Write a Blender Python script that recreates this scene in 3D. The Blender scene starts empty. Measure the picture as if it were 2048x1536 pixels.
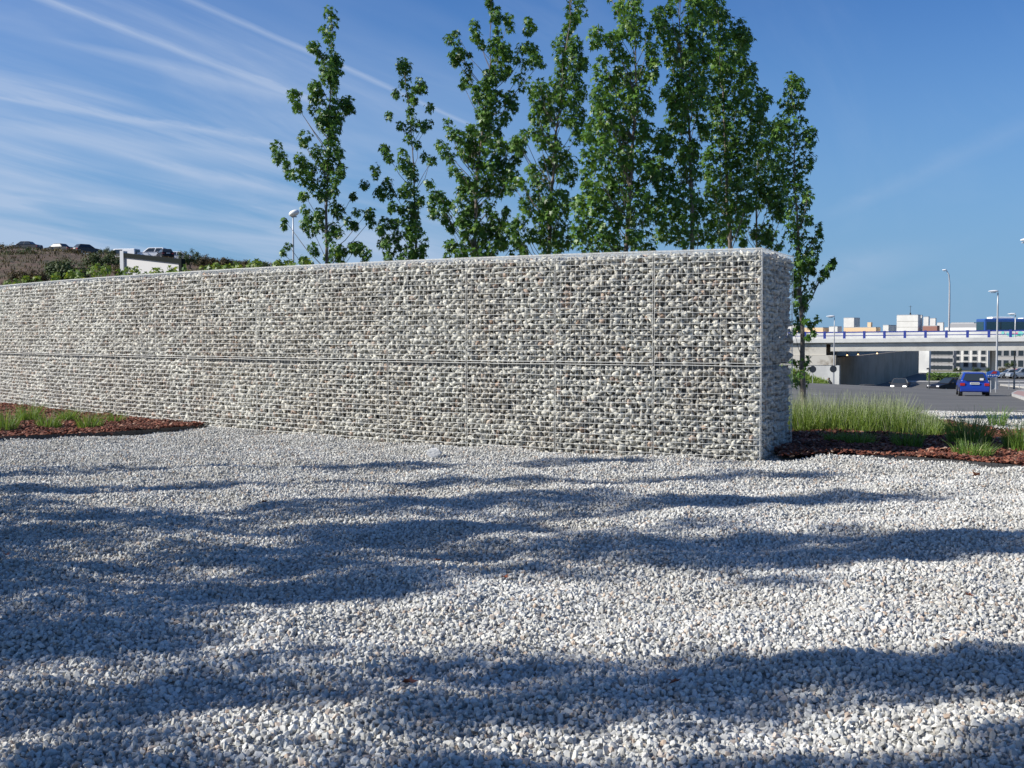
import bpy, bmesh, math, random
import numpy as np
from mathutils import Vector, Matrix
C = bpy.context.scene.collection
sc = bpy.context.scene
rad = math.radians
# ------------------------------------------------------------------ camera, sky, sun
F = 2250.0; TH = math.atan(97 / F); EYE = 1.62
cam = bpy.data.objects.new('camera', bpy.data.cameras.new('camera')); C.objects.link(cam)
cam.location = (0, 0, EYE); cam.rotation_euler = (math.pi / 2 - TH, 0, 0)
cam.data.sensor_width = 36; cam.data.lens = 36 * F / 2048
cam.data.clip_start = 0.1; cam.data.clip_end = 6000
sc.camera = cam
sc.view_settings.view_transform = 'Standard'; sc.view_settings.look = 'None'
sc.view_settings.exposure = 0.46; sc.view_settings.gamma = 1.0; sc.view_settings.use_curve_mapping = False
SUN_EL = 34.0; SUN_AZ = math.degrees(math.atan2(-0.99, -0.135)) % 360
sl = bpy.data.lights.new('sun', 'SUN'); sl.energy = 5.0; sl.angle = rad(0.5); sl.color = (1.0, 0.955, 0.88)
so = bpy.data.objects.new('sun', sl); C.objects.link(so)
tosun = Vector((math.sin(rad(SUN_AZ)) * math.cos(rad(SUN_EL)), math.cos(rad(SUN_AZ)) * math.cos(rad(SUN_EL)), math.sin(rad(SUN_EL))))
so.rotation_euler = tosun.to_track_quat('Z', 'Y').to_euler(); so.location = (-30, -10, 30)

def ray(px, py):
    a = (px - 1024) / F; u = (768 - py) / F
    return np.array([a, math.cos(TH) + u * math.sin(TH), -math.sin(TH) + u * math.cos(TH)])
def P(px, py, d):                       # point seen at (px, py) of the photo at depth Y = d
    r = ray(px, py); t = d / r[1]
    return Vector((r[0] * t, d, EYE + r[2] * t))

w = bpy.data.worlds.new('World'); sc.world = w; w.use_nodes = True
nt = w.node_tree; N = nt.nodes; L = nt.links
def nd(tree, t, **k):
    n = tree.nodes.new(t)
    for a, b in k.items(): setattr(n, a, b)
    return n
def mth(op, a, b=None, c=None, clamp=False, tree=None):
    tree = tree or nt
    n = tree.nodes.new('ShaderNodeMath'); n.operation = op; n.use_clamp = clamp
    for i, v in enumerate((a, b, c)):
        if v is None: continue
        if isinstance(v, (int, float)): n.inputs[i].default_value = v
        else: tree.links.new(v, n.inputs[i])
    return n.outputs[0]
sky = nd(nt, 'ShaderNodeTexSky', sky_type='NISHITA'); sky.sun_disc = False
sky.sun_elevation = rad(SUN_EL); sky.sun_rotation = rad(SUN_AZ); sky.air_density = 1.0; sky.dust_density = 0.15; sky.ozone_density = 3.0; sky.altitude = 600
bg = N['Background']; bg.inputs[1].default_value = 0.072
tc = nd(nt, 'ShaderNodeTexCoord'); sp = nd(nt, 'ShaderNodeSeparateXYZ'); L.new(tc.outputs['Generated'], sp.inputs[0])
zz = mth('ADD', mth('MAXIMUM', sp.outputs[2], 0.0), 0.10)
U = mth('DIVIDE', sp.outputs[0], zz); V = mth('DIVIDE', sp.outputs[1], zz)
def plane(px, py):
    r = ray(px, py); r = r / np.linalg.norm(r); z = max(r[2], 0) + 0.10
    return np.array([r[0] / z, r[1] / z])
A_ = plane(0, 195); B_ = plane(600, 375); dv = (B_ - A_) / np.linalg.norm(B_ - A_); nv = np.array([-dv[1], dv[0]])
along = mth('ADD', mth('MULTIPLY', U, float(dv[0])), mth('MULTIPLY', V, float(dv[1])))
across = mth('ADD', mth('MULTIPLY', U, float(nv[0])), mth('MULTIPLY', V, float(nv[1])))
def noise2(su, sv, detail=4, rough=0.6, dist=0.0, off=0.0):
    cb = nd(nt, 'ShaderNodeCombineXYZ'); L.new(mth('MULTIPLY', along, su), cb.inputs[0]); L.new(mth('MULTIPLY_ADD', across, sv, off), cb.inputs[1]); cb.inputs[2].default_value = off
    n = nd(nt, 'ShaderNodeTexNoise'); n.inputs['Scale'].default_value = 1; n.inputs['Detail'].default_value = detail; n.inputs['Roughness'].default_value = rough; n.inputs['Distortion'].default_value = dist
    L.new(cb.outputs[0], n.inputs['Vector']); return n.outputs[0]
def sstep(v, a, b, tree=None):
    tree = tree or nt
    m = tree.nodes.new('ShaderNodeMapRange'); m.interpolation_type = 'SMOOTHSTEP'; m.clamp = True
    tree.links.new(v, m.inputs[0]); m.inputs[1].default_value = a; m.inputs[2].default_value = b
    return m.outputs[0]
streak = sstep(noise2(0.45, 1.7, 6, 0.62, 1.2, 3.1), 0.42, 0.84)
fine = noise2(1.3, 4.5, 6, 0.68, 0.8, 7.7)
soft = sstep(noise2(0.5, 1.5, 4, 0.55, 0.3, 1.3), 0.34, 0.70)
leftm = sstep(U, 0.55, -1.1)
lowm = sstep(sp.outputs[2], 0.30, 0.02)
cl = mth('MULTIPLY', mth('MULTIPLY', streak, mth('MULTIPLY_ADD', leftm, 0.60, 0.10)), mth('MULTIPLY_ADD', fine, 0.9, 0.25))
cl = mth('ADD', cl, mth('MULTIPLY', mth('MULTIPLY', soft, leftm), mth('MULTIPLY_ADD', lowm, 0.50, 0.26)))
def contrail(p0, p1, w0, w1, amt, wob=0.02):
    a = plane(*p0); b = plane(*p1); d = (b - a); ln = np.linalg.norm(d); d = d / ln; n = np.array([-d[1], d[0]])
    dist = mth('ADD', mth('ADD', mth('MULTIPLY', U, float(n[0])), mth('MULTIPLY', V, float(n[1]))), float(-n @ a))
    t = mth('ADD', mth('ADD', mth('MULTIPLY', U, float(d[0] / ln)), mth('MULTIPLY', V, float(d[1] / ln))), float(-(d @ a) / ln))
    dist = mth('ADD', dist, mth('MULTIPLY_ADD', fine, wob * 2, -wob))
    wd = mth('MULTIPLY_ADD', t, w1 - w0, w0)
    k = mth('SUBTRACT', 1.0, mth('DIVIDE', mth('ABSOLUTE', dist), mth('MAXIMUM', wd, 0.002)), clamp=True)
    k = mth('MULTIPLY', k, mth('MULTIPLY', sstep(t, -0.5, 0.1), sstep(t, 1.35, 0.9)))
    return mth('MULTIPLY', mth('MULTIPLY', k, amt), mth('MULTIPLY_ADD', fine, 1.2, 0.35))
for a in [((90, 0), (600, 192), .030, .026, .40, .03), ((380, 0), (930, 245), .022, .018, .34), ((0, 192), (600, 300), .045, .07, .36, .09), ((330, 330), (640, 400), .07, .14, .28, .08), ((0, 250), (600, 330), .12, .2, .22, .12),
          ((1560, 620), (1745, 520), .35, .35, .22, .12), ((1730, 400), (2048, 250), .10, .10, .10, .05), ((230, 110), (560, 190), .05, .12, .3, .04)]:
    cl = mth('ADD', cl, contrail(*a))
cl = mth('MINIMUM', cl, 0.62)
cl = mth('MULTIPLY', cl, sstep(sp.outputs[2], -0.01, 0.03))
mx = nd(nt, 'ShaderNodeMix', data_type='RGBA'); L.new(cl, mx.inputs[0]); L.new(sky.outputs[0], mx.inputs[6]); mx.inputs[7].default_value = (5.2, 6.2, 8.0, 1)
hs = nd(nt, 'ShaderNodeHueSaturation'); hs.inputs['Saturation'].default_value = 1.18; L.new(sky.outputs[0], hs.inputs['Color'])
tint = nd(nt, 'ShaderNodeMix', data_type='RGBA', blend_type='MULTIPLY'); tint.inputs[0].default_value = 1.0; tint.inputs[7].default_value = (.72, .93, 1.24, 1)
L.new(hs.outputs[0], tint.inputs[6])
hz = nd(nt, 'ShaderNodeMix', data_type='RGBA'); L.new(mth('MULTIPLY', sstep(sp.outputs[2], 0.34, -0.02), 0.9), hz.inputs[0]); L.new(tint.outputs[2], hz.inputs[6]); hz.inputs[7].default_value = (2.0, 3.8, 6.1, 1)
L.new(hz.outputs[2], mx.inputs[6])
L.new(mx.outputs[2], bg.inputs[0])

# ------------------------------------------------------------------ helpers
rng = np.random.default_rng(7); R = random.Random(11)
def tag(o, label=None, cat=None, group=None, kind=None):
    if label: o['label'] = label
    if cat: o['category'] = cat
    if group: o['group'] = group
    if kind: o['kind'] = kind
    return o
def empty(name, loc, rz=0, parent=None):
    o = bpy.data.objects.new(name, None); o.empty_display_size = .2; C.objects.link(o); o.location = loc; o.rotation_euler = (0, 0, rz)
    if parent: o.parent = parent
    return o
def mesh_np(name, verts, faces, mat, parent=None, attr=None, smooth=False, slots=None):
    """faces: (n,k) int array of equal-size polygons; attr: per-face float 'tint'"""
    me = bpy.data.meshes.new(name)
    verts = np.asarray(verts, dtype=np.float32); faces = np.asarray(faces, dtype=np.int32)
    k = faces.shape[1]; n = len(faces)
    me.vertices.add(len(verts)); me.vertices.foreach_set('co', verts.ravel())
    me.loops.add(n * k); me.loops.foreach_set('vertex_index', faces.ravel())
    me.polygons.add(n); me.polygons.foreach_set('loop_start', np.arange(0, n * k, k, dtype=np.int32))
    if smooth: me.polygons.foreach_set('use_smooth', np.ones(n, dtype=bool))
    me.update(calc_edges=True)
    if attr is not None:
        a = me.attributes.new('tint', 'FLOAT', 'FACE'); a.data.foreach_set('value', np.asarray(attr, dtype=np.float32))
    if mat: me.materials.append(mat)
    o = bpy.data.objects.new(name, me); C.objects.link(o)
    if parent: o.parent = parent
    return o
class MB:
    def __init__(s): s.v = []; s.f = []
    def box(s, c, d, rz=0, taper=1.0):
        x, y, z = [q / 2 for q in d]; b = len(s.v); cr, sr = math.cos(rz), math.sin(rz)
        for k, t in ((-1, 1.0), (1, taper)):
            for i, j in ((-1, -1), (1, -1), (1, 1), (-1, 1)):
                X, Y = i * x * t, j * y * t
                s.v.append((c[0] + X * cr - Y * sr, c[1] + X * sr + Y * cr, c[2] + k * z))
        s.f += [(b + 3, b + 2, b + 1, b), (b + 4, b + 5, b + 6, b + 7)] + [(b + i, b + (i + 1) % 4, b + 4 + (i + 1) % 4, b + 4 + i) for i in range(4)]
        return s
    def bar(s, p, q, r, n=4, r2=None):
        p = Vector(p); q = Vector(q); d = (q - p).normalized(); r2 = r if r2 is None else r2
        u = d.cross(Vector((0, 0, 1)) if abs(d.z) < .9 else Vector((1, 0, 0))).normalized(); v = d.cross(u); b = len(s.v)
        for c, rr in ((p, r), (q, r2)):
            for i in range(n):
                a = 2 * math.pi * (i + .5) / n; s.v.append(tuple(c + u * math.cos(a) * rr + v * math.sin(a) * rr))
        s.f += [(b + i, b + n + i, b + n + (i + 1) % n, b + (i + 1) % n) for i in range(n)] + [tuple(b + i for i in range(n)), tuple(b + n + i for i in reversed(range(n)))]
        return s
    def tube(s, pts, rs, n=6):
        pts = [Vector(p) for p in pts]; b = len(s.v)
        for i, p in enumerate(pts):
            d = (pts[min(i + 1, len(pts) - 1)] - pts[max(i - 1, 0)]).normalized()
            u = d.cross(Vector((0, 1, 0)) if abs(d.y) < .9 else Vector((1, 0, 0))).normalized(); v = d.cross(u)
            for k in range(n):
                a = 2 * math.pi * k / n; s.v.append(tuple(p + (u * math.cos(a) + v * math.sin(a)) * rs[i]))
        for i in range(len(pts) - 1):
            for k in range(n):
                s.f.append((b + i * n + k, b + (i + 1) * n + k, b + (i + 1) * n + (k + 1) % n, b + i * n + (k + 1) % n))
        s.f.append(tuple(b + (len(pts) - 1) * n + k for k in range(n)))
        return s
    def poly(s, pts):
        b = len(s.v); s.v += [tuple(p) for p in pts]; s.f.append(tuple(range(b, b + len(pts)))); return s
    def prism(s, pts, off):            # closed prism: polygon pts extruded by vector off
        b = len(s.v); n = len(pts); off = Vector(off)
        s.v += [tuple(Vector(p)) for p in pts] + [tuple(Vector(p) + off) for p in pts]
        s.f += [tuple(range(b, b + n)), tuple(reversed(range(b + n, b + 2 * n)))] + [(b + i, b + n + i, b + n + (i + 1) % n, b + (i + 1) % n) for i in range(n)]
        return s
    def build(s, name, mat, parent=None, bevel=0, smooth=False):
        me = bpy.data.meshes.new(name); me.from_pydata(s.v, [], s.f); me.materials.append(mat)
        bm = bmesh.new(); bm.from_mesh(me)
        bmesh.ops.recalc_face_normals(bm, faces=bm.faces)
        if bevel: bmesh.ops.bevel(bm, geom=bm.edges[:], offset=bevel, segments=2, profile=.5, affect='EDGES', clamp_overlap=True)
        bm.to_mesh(me); bm.free()
        if smooth:
            for p in me.polygons: p.use_smooth = True
        o = bpy.data.objects.new(name, me); C.objects.link(o)
        if parent: o.parent = parent
        return o
def mat(name, col, rough=.7, metal=0, noise=None, bump=0, spec=.5, trans=0, emit=None, coord='Object', tintcols=None, noise_detail=5, instrand=None, bumpscale=None, coat=0):
    """noise=(scale, colour2, lo, hi); tintcols = ramp over the per-face 'tint' attribute; instrand = ramp over the instance random"""
    m = bpy.data.materials.new(name); m.use_nodes = True; t = m.node_tree; b = t.nodes['Principled BSDF']
    b.inputs['Roughness'].default_value = rough; b.inputs['Metallic'].default_value = metal; b.inputs['Specular IOR Level'].default_value = spec; b.inputs['Coat Weight'].default_value = coat
    b.inputs['Base Color'].default_value = (*col, 1)
    cs = None
    if tintcols or instrand:
        cr = t.nodes.new('ShaderNodeValToRGB'); ramp = tintcols or instrand
        while len(cr.color_ramp.elements) < len(ramp): cr.color_ramp.elements.new(.5)
        for e, (p, c_) in zip(cr.color_ramp.elements, ramp): e.position = p; e.color = (*c_, 1)
        if tintcols:
            at = t.nodes.new('ShaderNodeAttribute'); at.attribute_name = 'tint'; t.links.new(at.outputs['Fac'], cr.inputs[0])
        else:
            at = t.nodes.new('ShaderNodeObjectInfo'); t.links.new(at.outputs['Random'], cr.inputs[0])
        cs = cr.outputs[0]
    tcn = t.nodes.new('ShaderNodeTexCoord')
    if noise:
        nz = t.nodes.new('ShaderNodeTexNoise'); nz.inputs['Scale'].default_value = noise[0]; nz.inputs['Detail'].default_value = noise_detail; nz.inputs['Roughness'].default_value = .65
        t.links.new(tcn.outputs[coord], nz.inputs['Vector'])
        mr = sstep(nz.outputs[0], noise[2], noise[3], t)
        mxn = t.nodes.new('ShaderNodeMix'); mxn.data_type = 'RGBA'; t.links.new(mr, mxn.inputs[0])
        if cs: t.links.new(cs, mxn.inputs[6])
        else: mxn.inputs[6].default_value = (*col, 1)
        mxn.inputs[7].default_value = (*noise[1], 1); cs = mxn.outputs[2]
    if cs: t.links.new(cs, b.inputs['Base Color'])
    if bump:
        nb = t.nodes.new('ShaderNodeTexNoise'); nb.inputs['Scale'].default_value = bumpscale or (noise[0] * 3 if noise else 20); nb.inputs['Detail'].default_value = 5
        t.links.new(tcn.outputs[coord], nb.inputs['Vector'])
        bp = t.nodes.new('ShaderNodeBump'); bp.inputs['Strength'].default_value = 1; bp.inputs['Distance'].default_value = bump
        t.links.new(nb.outputs[0], bp.inputs['Height']); t.links.new(bp.outputs[0], b.inputs['Normal'])
    if emit: b.inputs['Emission Color'].default_value = (*emit[:3], 1); b.inputs['Emission Strength'].default_value = emit[3]
    if trans:
        tr = t.nodes.new('ShaderNodeBsdfTranslucent'); ms = t.nodes.new('ShaderNodeMixShader'); ms.inputs[0].default_value = trans
        if cs:
            g = t.nodes.new('ShaderNodeMix'); g.data_type = 'RGBA'; g.blend_type = 'MULTIPLY'; g.inputs[0].default_value = 1; t.links.new(cs, g.inputs[6]); g.inputs[7].default_value = (1.5, 1.35, .6, 1); t.links.new(g.outputs[2], tr.inputs[0])
        else: tr.inputs[0].default_value = (*col, 1)
        t.links.new(b.outputs[0], ms.inputs[1]); t.links.new(tr.outputs[0], ms.inputs[2]); t.links.new(ms.outputs[0], t.nodes['Material Output'].inputs[0])
    return m
GRV = [(0, (.28, .275, .25)), (.12, (.42, .415, .39)), (.35, (.54, .537, .505)), (.65, (.62, .617, .575)), (.88, (.68, .675, .63)), (.94, (.56, .46, .37)), (1, (.38, .29, .22))]
M = dict(
    gravel=mat('gravel_stone', (.5, .5, .48), .9, instrand=GRV, noise=(60, (.40, .40, .40), .45, .75), spec=.25),
    gravel_base=mat('gravel_ground', (.50, .495, .45), .95, noise=(38, (.24, .24, .24), .42, .62), bump=.03, bumpscale=45, spec=.2),
    wallstone=mat('wall_stone', (.5, .5, .5), .88, tintcols=[(0, (.27, .26, .23)), (.25, (.46, .45, .40)), (.55, (.58, .57, .505)), (.85, (.69, .675, .60)), (.93, (.47, .37, .30)), (1, (.36, .26, .19))], noise=(25, (.33, .33, .32), .45, .8), bump=.006, bumpscale=60, spec=.3),
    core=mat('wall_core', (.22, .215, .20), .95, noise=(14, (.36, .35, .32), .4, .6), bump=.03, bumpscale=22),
    wire=mat('galvanised_wire', (.64, .64, .61), .5, .2),
    mulch_base=mat('mulch_ground', (.10, .032, .02), .95, noise=(30, (.035, .014, .01), .4, .6), bump=.03, bumpscale=40),
    mulch=mat('bark_chip', (.16, .05, .03), .85, instrand=[(0, (.06, .024, .015)), (.3, (.15, .046, .026)), (.7, (.27, .085, .048)), (.9, (.33, .15, .09)), (1, (.48, .34, .25))]),
    edging=mat('bed_edging', (.03, .03, .032), .5),
    ground=mat('bare_ground', (.22, .19, .14), .95, noise=(.6, (.11, .13, .05), .4, .62)),
    hill=mat('hill_earth', (.10, .062, .043), .95, noise=(.35, (.055, .050, .022), .42, .62), bump=.3, bumpscale=1.2),
    asphalt=mat('asphalt', (.115, .112, .105), .9, noise=(.25, (.15, .145, .135), .4, .7), bump=.004, bumpscale=60),
    paint=mat('road_paint', (.6, .6, .58), .8, noise=(3, (.35, .35, .35), .45, .65)),
    kerb=mat('kerb_stone', (.42, .41, .39), .85, noise=(2, (.33, .32, .30), .4, .6)),
    pinkpave=mat('pink_paving', (.36, .23, .20), .85, noise=(2.5, (.30, .20, .18), .4, .6), bump=.004, bumpscale=30),
    palepave=mat('pale_paving', (.42, .41, .38), .85, noise=(.5, (.36, .35, .33), .4, .6)),
    leaf=mat('leaf', (.06, .13, .03), .42, tintcols=[(0, (.034, .082, .016)), (.5, (.070, .155, .024)), (.85, (.115, .225, .030)), (1, (.19, .29, .04))], trans=.25, spec=.32),
    leaf_y=mat('leaf_yellow_green', (.12, .2, .03), .5, tintcols=[(0, (.05, .11, .02)), (.6, (.13, .21, .035)), (1, (.26, .32, .05))], trans=.3),
    bark=mat('bark', (.20, .17, .14), .85, noise=(14, (.12, .10, .085), .4, .6), bump=.004, bumpscale=70),
    grass=mat('grass_blade', (.2, .3, .08), .6, tintcols=[(0, (.09, .16, .03)), (.5, (.19, .29, .055)), (.85, (.30, .38, .10)), (1, (.42, .42, .22))], trans=.3),
    stalk=mat('flower_stalk', (.3, .3, .2), .7, tintcols=[(0, (.20, .26, .10)), (.6, (.29, .33, .19)), (1, (.28, .26, .28))], trans=.2),
    shrub=mat('shrub_leaf', (.06, .08, .03), .7, tintcols=[(0, (.03, .05, .014)), (.6, (.06, .095, .026)), (1, (.11, .14, .05))], trans=.15),
    dryshrub=mat('dry_shrub', (.18, .14, .09), .8, tintcols=[(0, (.045, .038, .02)), (.5, (.085, .068, .03)), (.85, (.13, .10, .045)), (1, (.22, .17, .09))], trans=.15),
    hedge=mat('hedge_leaf', (.12, .2, .03), .6, tintcols=[(0, (.05, .10, .02)), (.6, (.11, .20, .03)), (1, (.20, .30, .05))], trans=.2),
    concrete=mat('concrete', (.60, .58, .52), .88, noise=(.35, (.48, .46, .41), .42, .68), bump=.01, bumpscale=6),
    stain=mat('stained_concrete', (.58, .55, .48), .9, noise=(.5, (.27, .23, .18), .45, .65)),
    whitewall=mat('pale_concrete', (.68, .68, .64), .85, noise=(.25, (.52, .52, .50), .4, .65)),
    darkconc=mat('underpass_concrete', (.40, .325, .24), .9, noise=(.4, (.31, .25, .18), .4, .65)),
    bluemetal=mat('blue_painted_metal', (.035, .06, .30), .45),
    white=mat('white_render', (.66, .65, .62), .8, noise=(.3, (.60, .59, .56), .4, .6)),
    white2=mat('white_paint', (.8, .8, .79), .4),
    tan=mat('tan_render', (.68, .50, .31), .85), pink=mat('pink_brick', (.50, .33, .27), .85), redbrick=mat('red_brick', (.28, .14, .11), .9),
    greyrender=mat('grey_render', (.33, .32, .31), .8), greyroof=mat('grey_roof', (.34, .34, .35), .7),
    glass=mat('dark_glass', (.025, .035, .045), .12, spec=.7), glassg=mat('tinted_glass', (.02, .06, .08), .12, spec=.7),
    tyre=mat('tyre', (.02, .02, .02), .8), rim=mat('wheel_rim', (.4, .4, .42), .35, .8), blackp=mat('black_plastic', (.02, .02, .022), .5),
    redlens=mat('red_lens', (.35, .02, .02), .2), whitelens=mat('clear_lens', (.75, .75, .78), .15), plate=mat('plate', (.75, .75, .72), .5),
    headlight=mat('lit_headlight', (1, 1, .95), .3, emit=(1, .97, .88, 2.5)), lampwarm=mat('lit_lamp', (1, .7, .4), .4, emit=(1, .62, .3, 2.5)),
    car_blue=mat('car_paint_blue', (.010, .040, .28), .28, coat=.6), car_black=mat('car_paint_black', (.010, .010, .012), .4, spec=.3), car_white=mat('car_paint_white', (.78, .78, .78), .3, coat=.5),
    car_silver=mat('car_paint_silver', (.45, .48, .50), .3, .4, coat=.5), car_grey=mat('car_paint_grey', (.05, .052, .056), .38, 0, spec=.35), car_red=mat('car_paint_red', (.35, .03, .03), .3, coat=.5),
    busblue=mat('bus_blue', (.02, .075, .27), .3, coat=.5),
    galv=mat('grey_post', (.42, .43, .44), .5, .4), lampw=mat('lamp_housing', (.78, .78, .77), .35), darkpost=mat('dark_post', (.06, .065, .07), .6),
    panelw=mat('billboard_panel', (.50, .49, .48), .6), frame=mat('billboard_frame', (.014, .018, .017), .9, spec=.1), signblue=mat('sign_blue', (.03, .16, .55), .4), signred=mat('sign_red', (.6, .05, .03), .4),
    skin=mat('skin', (.42, .26, .18), .6), cloth=mat('dark_clothes', (.025, .025, .03), .85), hair=mat('dark_hair', (.02, .015, .012), .7),
    deadleaf=mat('dead_leaf', (.30, .09, .035), .7, noise=(30, (.20, .06, .03), .4, .6)),
    rock=mat('white_rock', (.68, .67, .64), .85, noise=(14, (.5, .5, .48), .4, .7), bump=.01, bumpscale=30),
)
GR = [M['signred']]
graf_cols = [mat('graffiti_pink', (.70, .10, .26), .7), mat('graffiti_purple', (.22, .05, .38), .7), mat('graffiti_green', (.05, .36, .22), .7), mat('graffiti_teal', (.20, .60, .50), .7), mat('graffiti_cream', (.74, .62, .42), .7), mat('graffiti_blue', (.04, .08, .42), .7)]

# ------------------------------------------------------------------ terrain
def patches(m, scale, amt, lo=.35, hi=.65):
    t = m.node_tree; b = t.nodes['Principled BSDF']; src = b.inputs['Base Color'].links[0].from_socket
    g = t.nodes.new('ShaderNodeNewGeometry'); n = t.nodes.new('ShaderNodeTexNoise'); n.inputs['Scale'].default_value = scale; n.inputs['Detail'].default_value = 6; t.links.new(g.outputs['Position'], n.inputs['Vector'])
    k = sstep(n.outputs[0], lo, hi, t); x = t.nodes.new('ShaderNodeMix'); x.data_type = 'RGBA'; x.blend_type = 'MULTIPLY'; t.links.new(k, x.inputs[0]); t.links.new(src, x.inputs[6]); x.inputs[7].default_value = amt; t.links.new(x.outputs[2], b.inputs['Base Color'])
patches(M['gravel'], .8, (.90, .89, .87, 1)); patches(M['gravel_base'], .8, (.84, .82, .79, 1)); patches(M['wallstone'], 1.1, (.84, .80, .77, 1), .4, .7); patches(M['mulch'], 3.0, (.62, .62, .62, 1)); patches(M['asphalt'], .06, (.8, .8, .8, 1))
def smooth(a, b, x):
    t = np.clip((np.asarray(x, float) - a) / (b - a), 0, 1); return t * t * (3 - 2 * t)
def ridge(r): return np.interp(r, [-.8, -.455, -.388, -.344, -.295, -.21, -.12, -.03, .05], [14.2, 13.0, 12.3, 11.8, 11.35, 10.7, 7, 2.5, 0])
def undul(x, y):
    return 1.25 * (.028 * np.sin(1.9 * x + 1.3 * np.sin(.8 * y)) * np.sin(2.3 * y + .9 * np.sin(.7 * x + 1)) + .020 * np.sin(3.7 * x - 2.1 * y + 1.1) * np.sin(4.6 * y + 1.7 * x)
            + .012 * np.sin(7.1 * x + 2.2 * y) * np.sin(6.3 * y - 3.1 * x + .4))
def G(x, y):
    x = np.asarray(x, float); y = np.asarray(y, float); yy = np.maximum(y, 1.0); r = x / yy
    k = np.clip((r - .26) / .13, 0, 1)
    crest = -2.25 + (-2.85 + 2.25) * k
    c64 = -1.68 + (-1.93 + 1.68) * k
    right = np.where(y < 20, 0, np.where(y < 30, -.5 * smooth(20, 30, y), np.where(y < 65, -.5 + (c64 + .5) * (y - 30) / 35, np.where(y < 88, c64 + (crest - c64) * (y - 65) / 23, crest + (-5.2 - crest) * smooth(88, 136, y)))))
    left = ridge(r) * smooth(58, 148, y)
    s = smooth(-.02, .12, r)
    z = left * (1 - s) + right * s
    z = np.where(y < 20, 0, z)
    return z
def GZ(x, y): return float(G(x, y))
def ground_hit(px, py, z0=None):
    r = ray(px, py)
    for y in np.concatenate([np.arange(3, 40, .05), np.arange(40, 400, .25)]):
        t = y / r[1]; z = EYE + r[2] * t; g = 0 if z0 is not None else GZ(r[0] * t, y)
        if z <= (z0 if z0 is not None else g): return Vector((r[0] * t, y, z))
    return P(px, py, 300)
def grid(xs, ys, zf, name, m, parent=None, keep=None):
    X, Y = np.meshgrid(xs, ys); Z = zf(X, Y); v = np.stack([X, Y, Z], -1).reshape(-1, 3); nx = len(xs); ny = len(ys)
    i = np.arange(nx - 1)[None, :] + nx * np.arange(ny - 1)[:, None]; i = i.ravel()
    f = np.stack([i, i + 1, i + nx + 1, i + nx], 1)
    if keep is not None:
        cx = v[f].mean(1); f = f[keep(cx[:, 0], cx[:, 1])]
    return mesh_np(name, v, f, m, parent, smooth=True)
xs = np.unique(np.concatenate([np.arange(-60, 61, 2.0), np.arange(-160, 160, 6.0), np.sign(np.linspace(-1, 1, 41)) * np.abs(np.linspace(-1, 1, 41)) ** 2 * 4000]))
ys = np.unique(np.concatenate([np.arange(-40, 60, 2.0), np.arange(60, 180, 3.0), 180 + np.linspace(0, 1, 25) ** 2 * 4800]))
ishill = lambda x, y: (x / np.maximum(y, 1) < .0) & (y > 56) & (y < 700)
zlow = lambda x, y: G(x, y) - .12 - .25 * (y > 60)
tag(grid(xs, ys, zlow, 'ground', M['ground'], keep=lambda x, y: ~ishill(x, y)), 'dry earth and grass ground reaching to the horizon', 'ground', kind='structure')
tag(grid(xs, ys, lambda x, y: zlow(x, y) + .35 * np.sin(x * .7 + 1.3 * np.sin(y * .31)) * np.sin(y * .5) * (y > 60) * (y < 170), 'hill', M['hill'], keep=ishill), 'brown earth embankment rising behind the wall at left', 'hill', kind='structure')

# ------------------------------------------------------------------ wall geometry
X0, Y0 = 3.22, 14.52
def wy(u): return Y0 + .385 * u + .0241 * u * u
pts = [(X0, Y0)]; u = 0.0; NP = 14
while len(pts) < NP + 1:
    u2 = u
    while math.hypot(u2 - u, wy(u2) - wy(u)) < 1.435: u2 += .002
    u = u2; pts.append((X0 - u, wy(u)))
THK = 1.7
def inward(i):
    a = Vector(pts[max(i - 1, 0)]); b = Vector(pts[min(i + 1, NP)]); t = (b - a).normalized(); return Vector((-t.y, t.x)) if (-t.y * 0 + t.x) > 0 else Vector((t.y, -t.x))
# ------------------------------------------------------------------ gravel, beds
def in_wall(x, y, m=0.0):
    u = X0 - x
    return (u > -1.1) & (u < 22) & (y > Y0 + .385 * u + .0241 * u * u - m) & (y < Y0 + .385 * u + .0241 * u * u + 1.8) & ((u > 0.0) | (y > Y0 - 1.7 * u))
def lerpc(pts_, n):
    pts_ = np.array(pts_, float); d = np.r_[0, np.cumsum(np.hypot(*np.diff(pts_[:, :2], axis=0).T))]; t = np.linspace(0, d[-1], n)
    return np.stack([np.interp(t, d, pts_[:, k]) for k in range(pts_.shape[1])], 1)
g0 = lambda px, py: (lambda v: (v.x, v.y))(ground_hit(px, py, 0.0))
LB_front = [g0(-260, 905), g0(-100, 890), g0(0, 882), g0(100, 878), g0(200, 874), g0(300, 867), g0(400, 858.5)]
LB_back = [(x_, wy(X0 - x_) - .02) for x_ in np.linspace(-15.5, LB_front[-1][0], len(LB_front))]; LB_back[-1] = (LB_front[-1][0] + .05, LB_front[-1][1] + .12)
RB_front = [g0(1562, 919), g0(1640, 918.5), g0(1720, 920), g0(1790, 922.5), g0(1900, 930), g0(2048, 943), g0(2250, 962), g0(2500, 985)]
RB_back = [(3.9, 19.6), (5.2, 19.6), g0(1850, 842), g0(1900, 853), g0(1960, 866), g0(2048, 874), g0(2250, 890), g0(2500, 905)]
def inpoly(x, y, poly):
    x = np.asarray(x); inside = np.zeros(x.shape, bool); n = len(poly)
    for i in range(n):
        x1, y1 = poly[i]; x2, y2 = poly[(i + 1) % n]
        c = ((y1 > y) != (y2 > y)) & (x < (x2 - x1) * (y - y1) / (y2 - y1 + 1e-12) + x1); inside ^= c
    return inside
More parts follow.
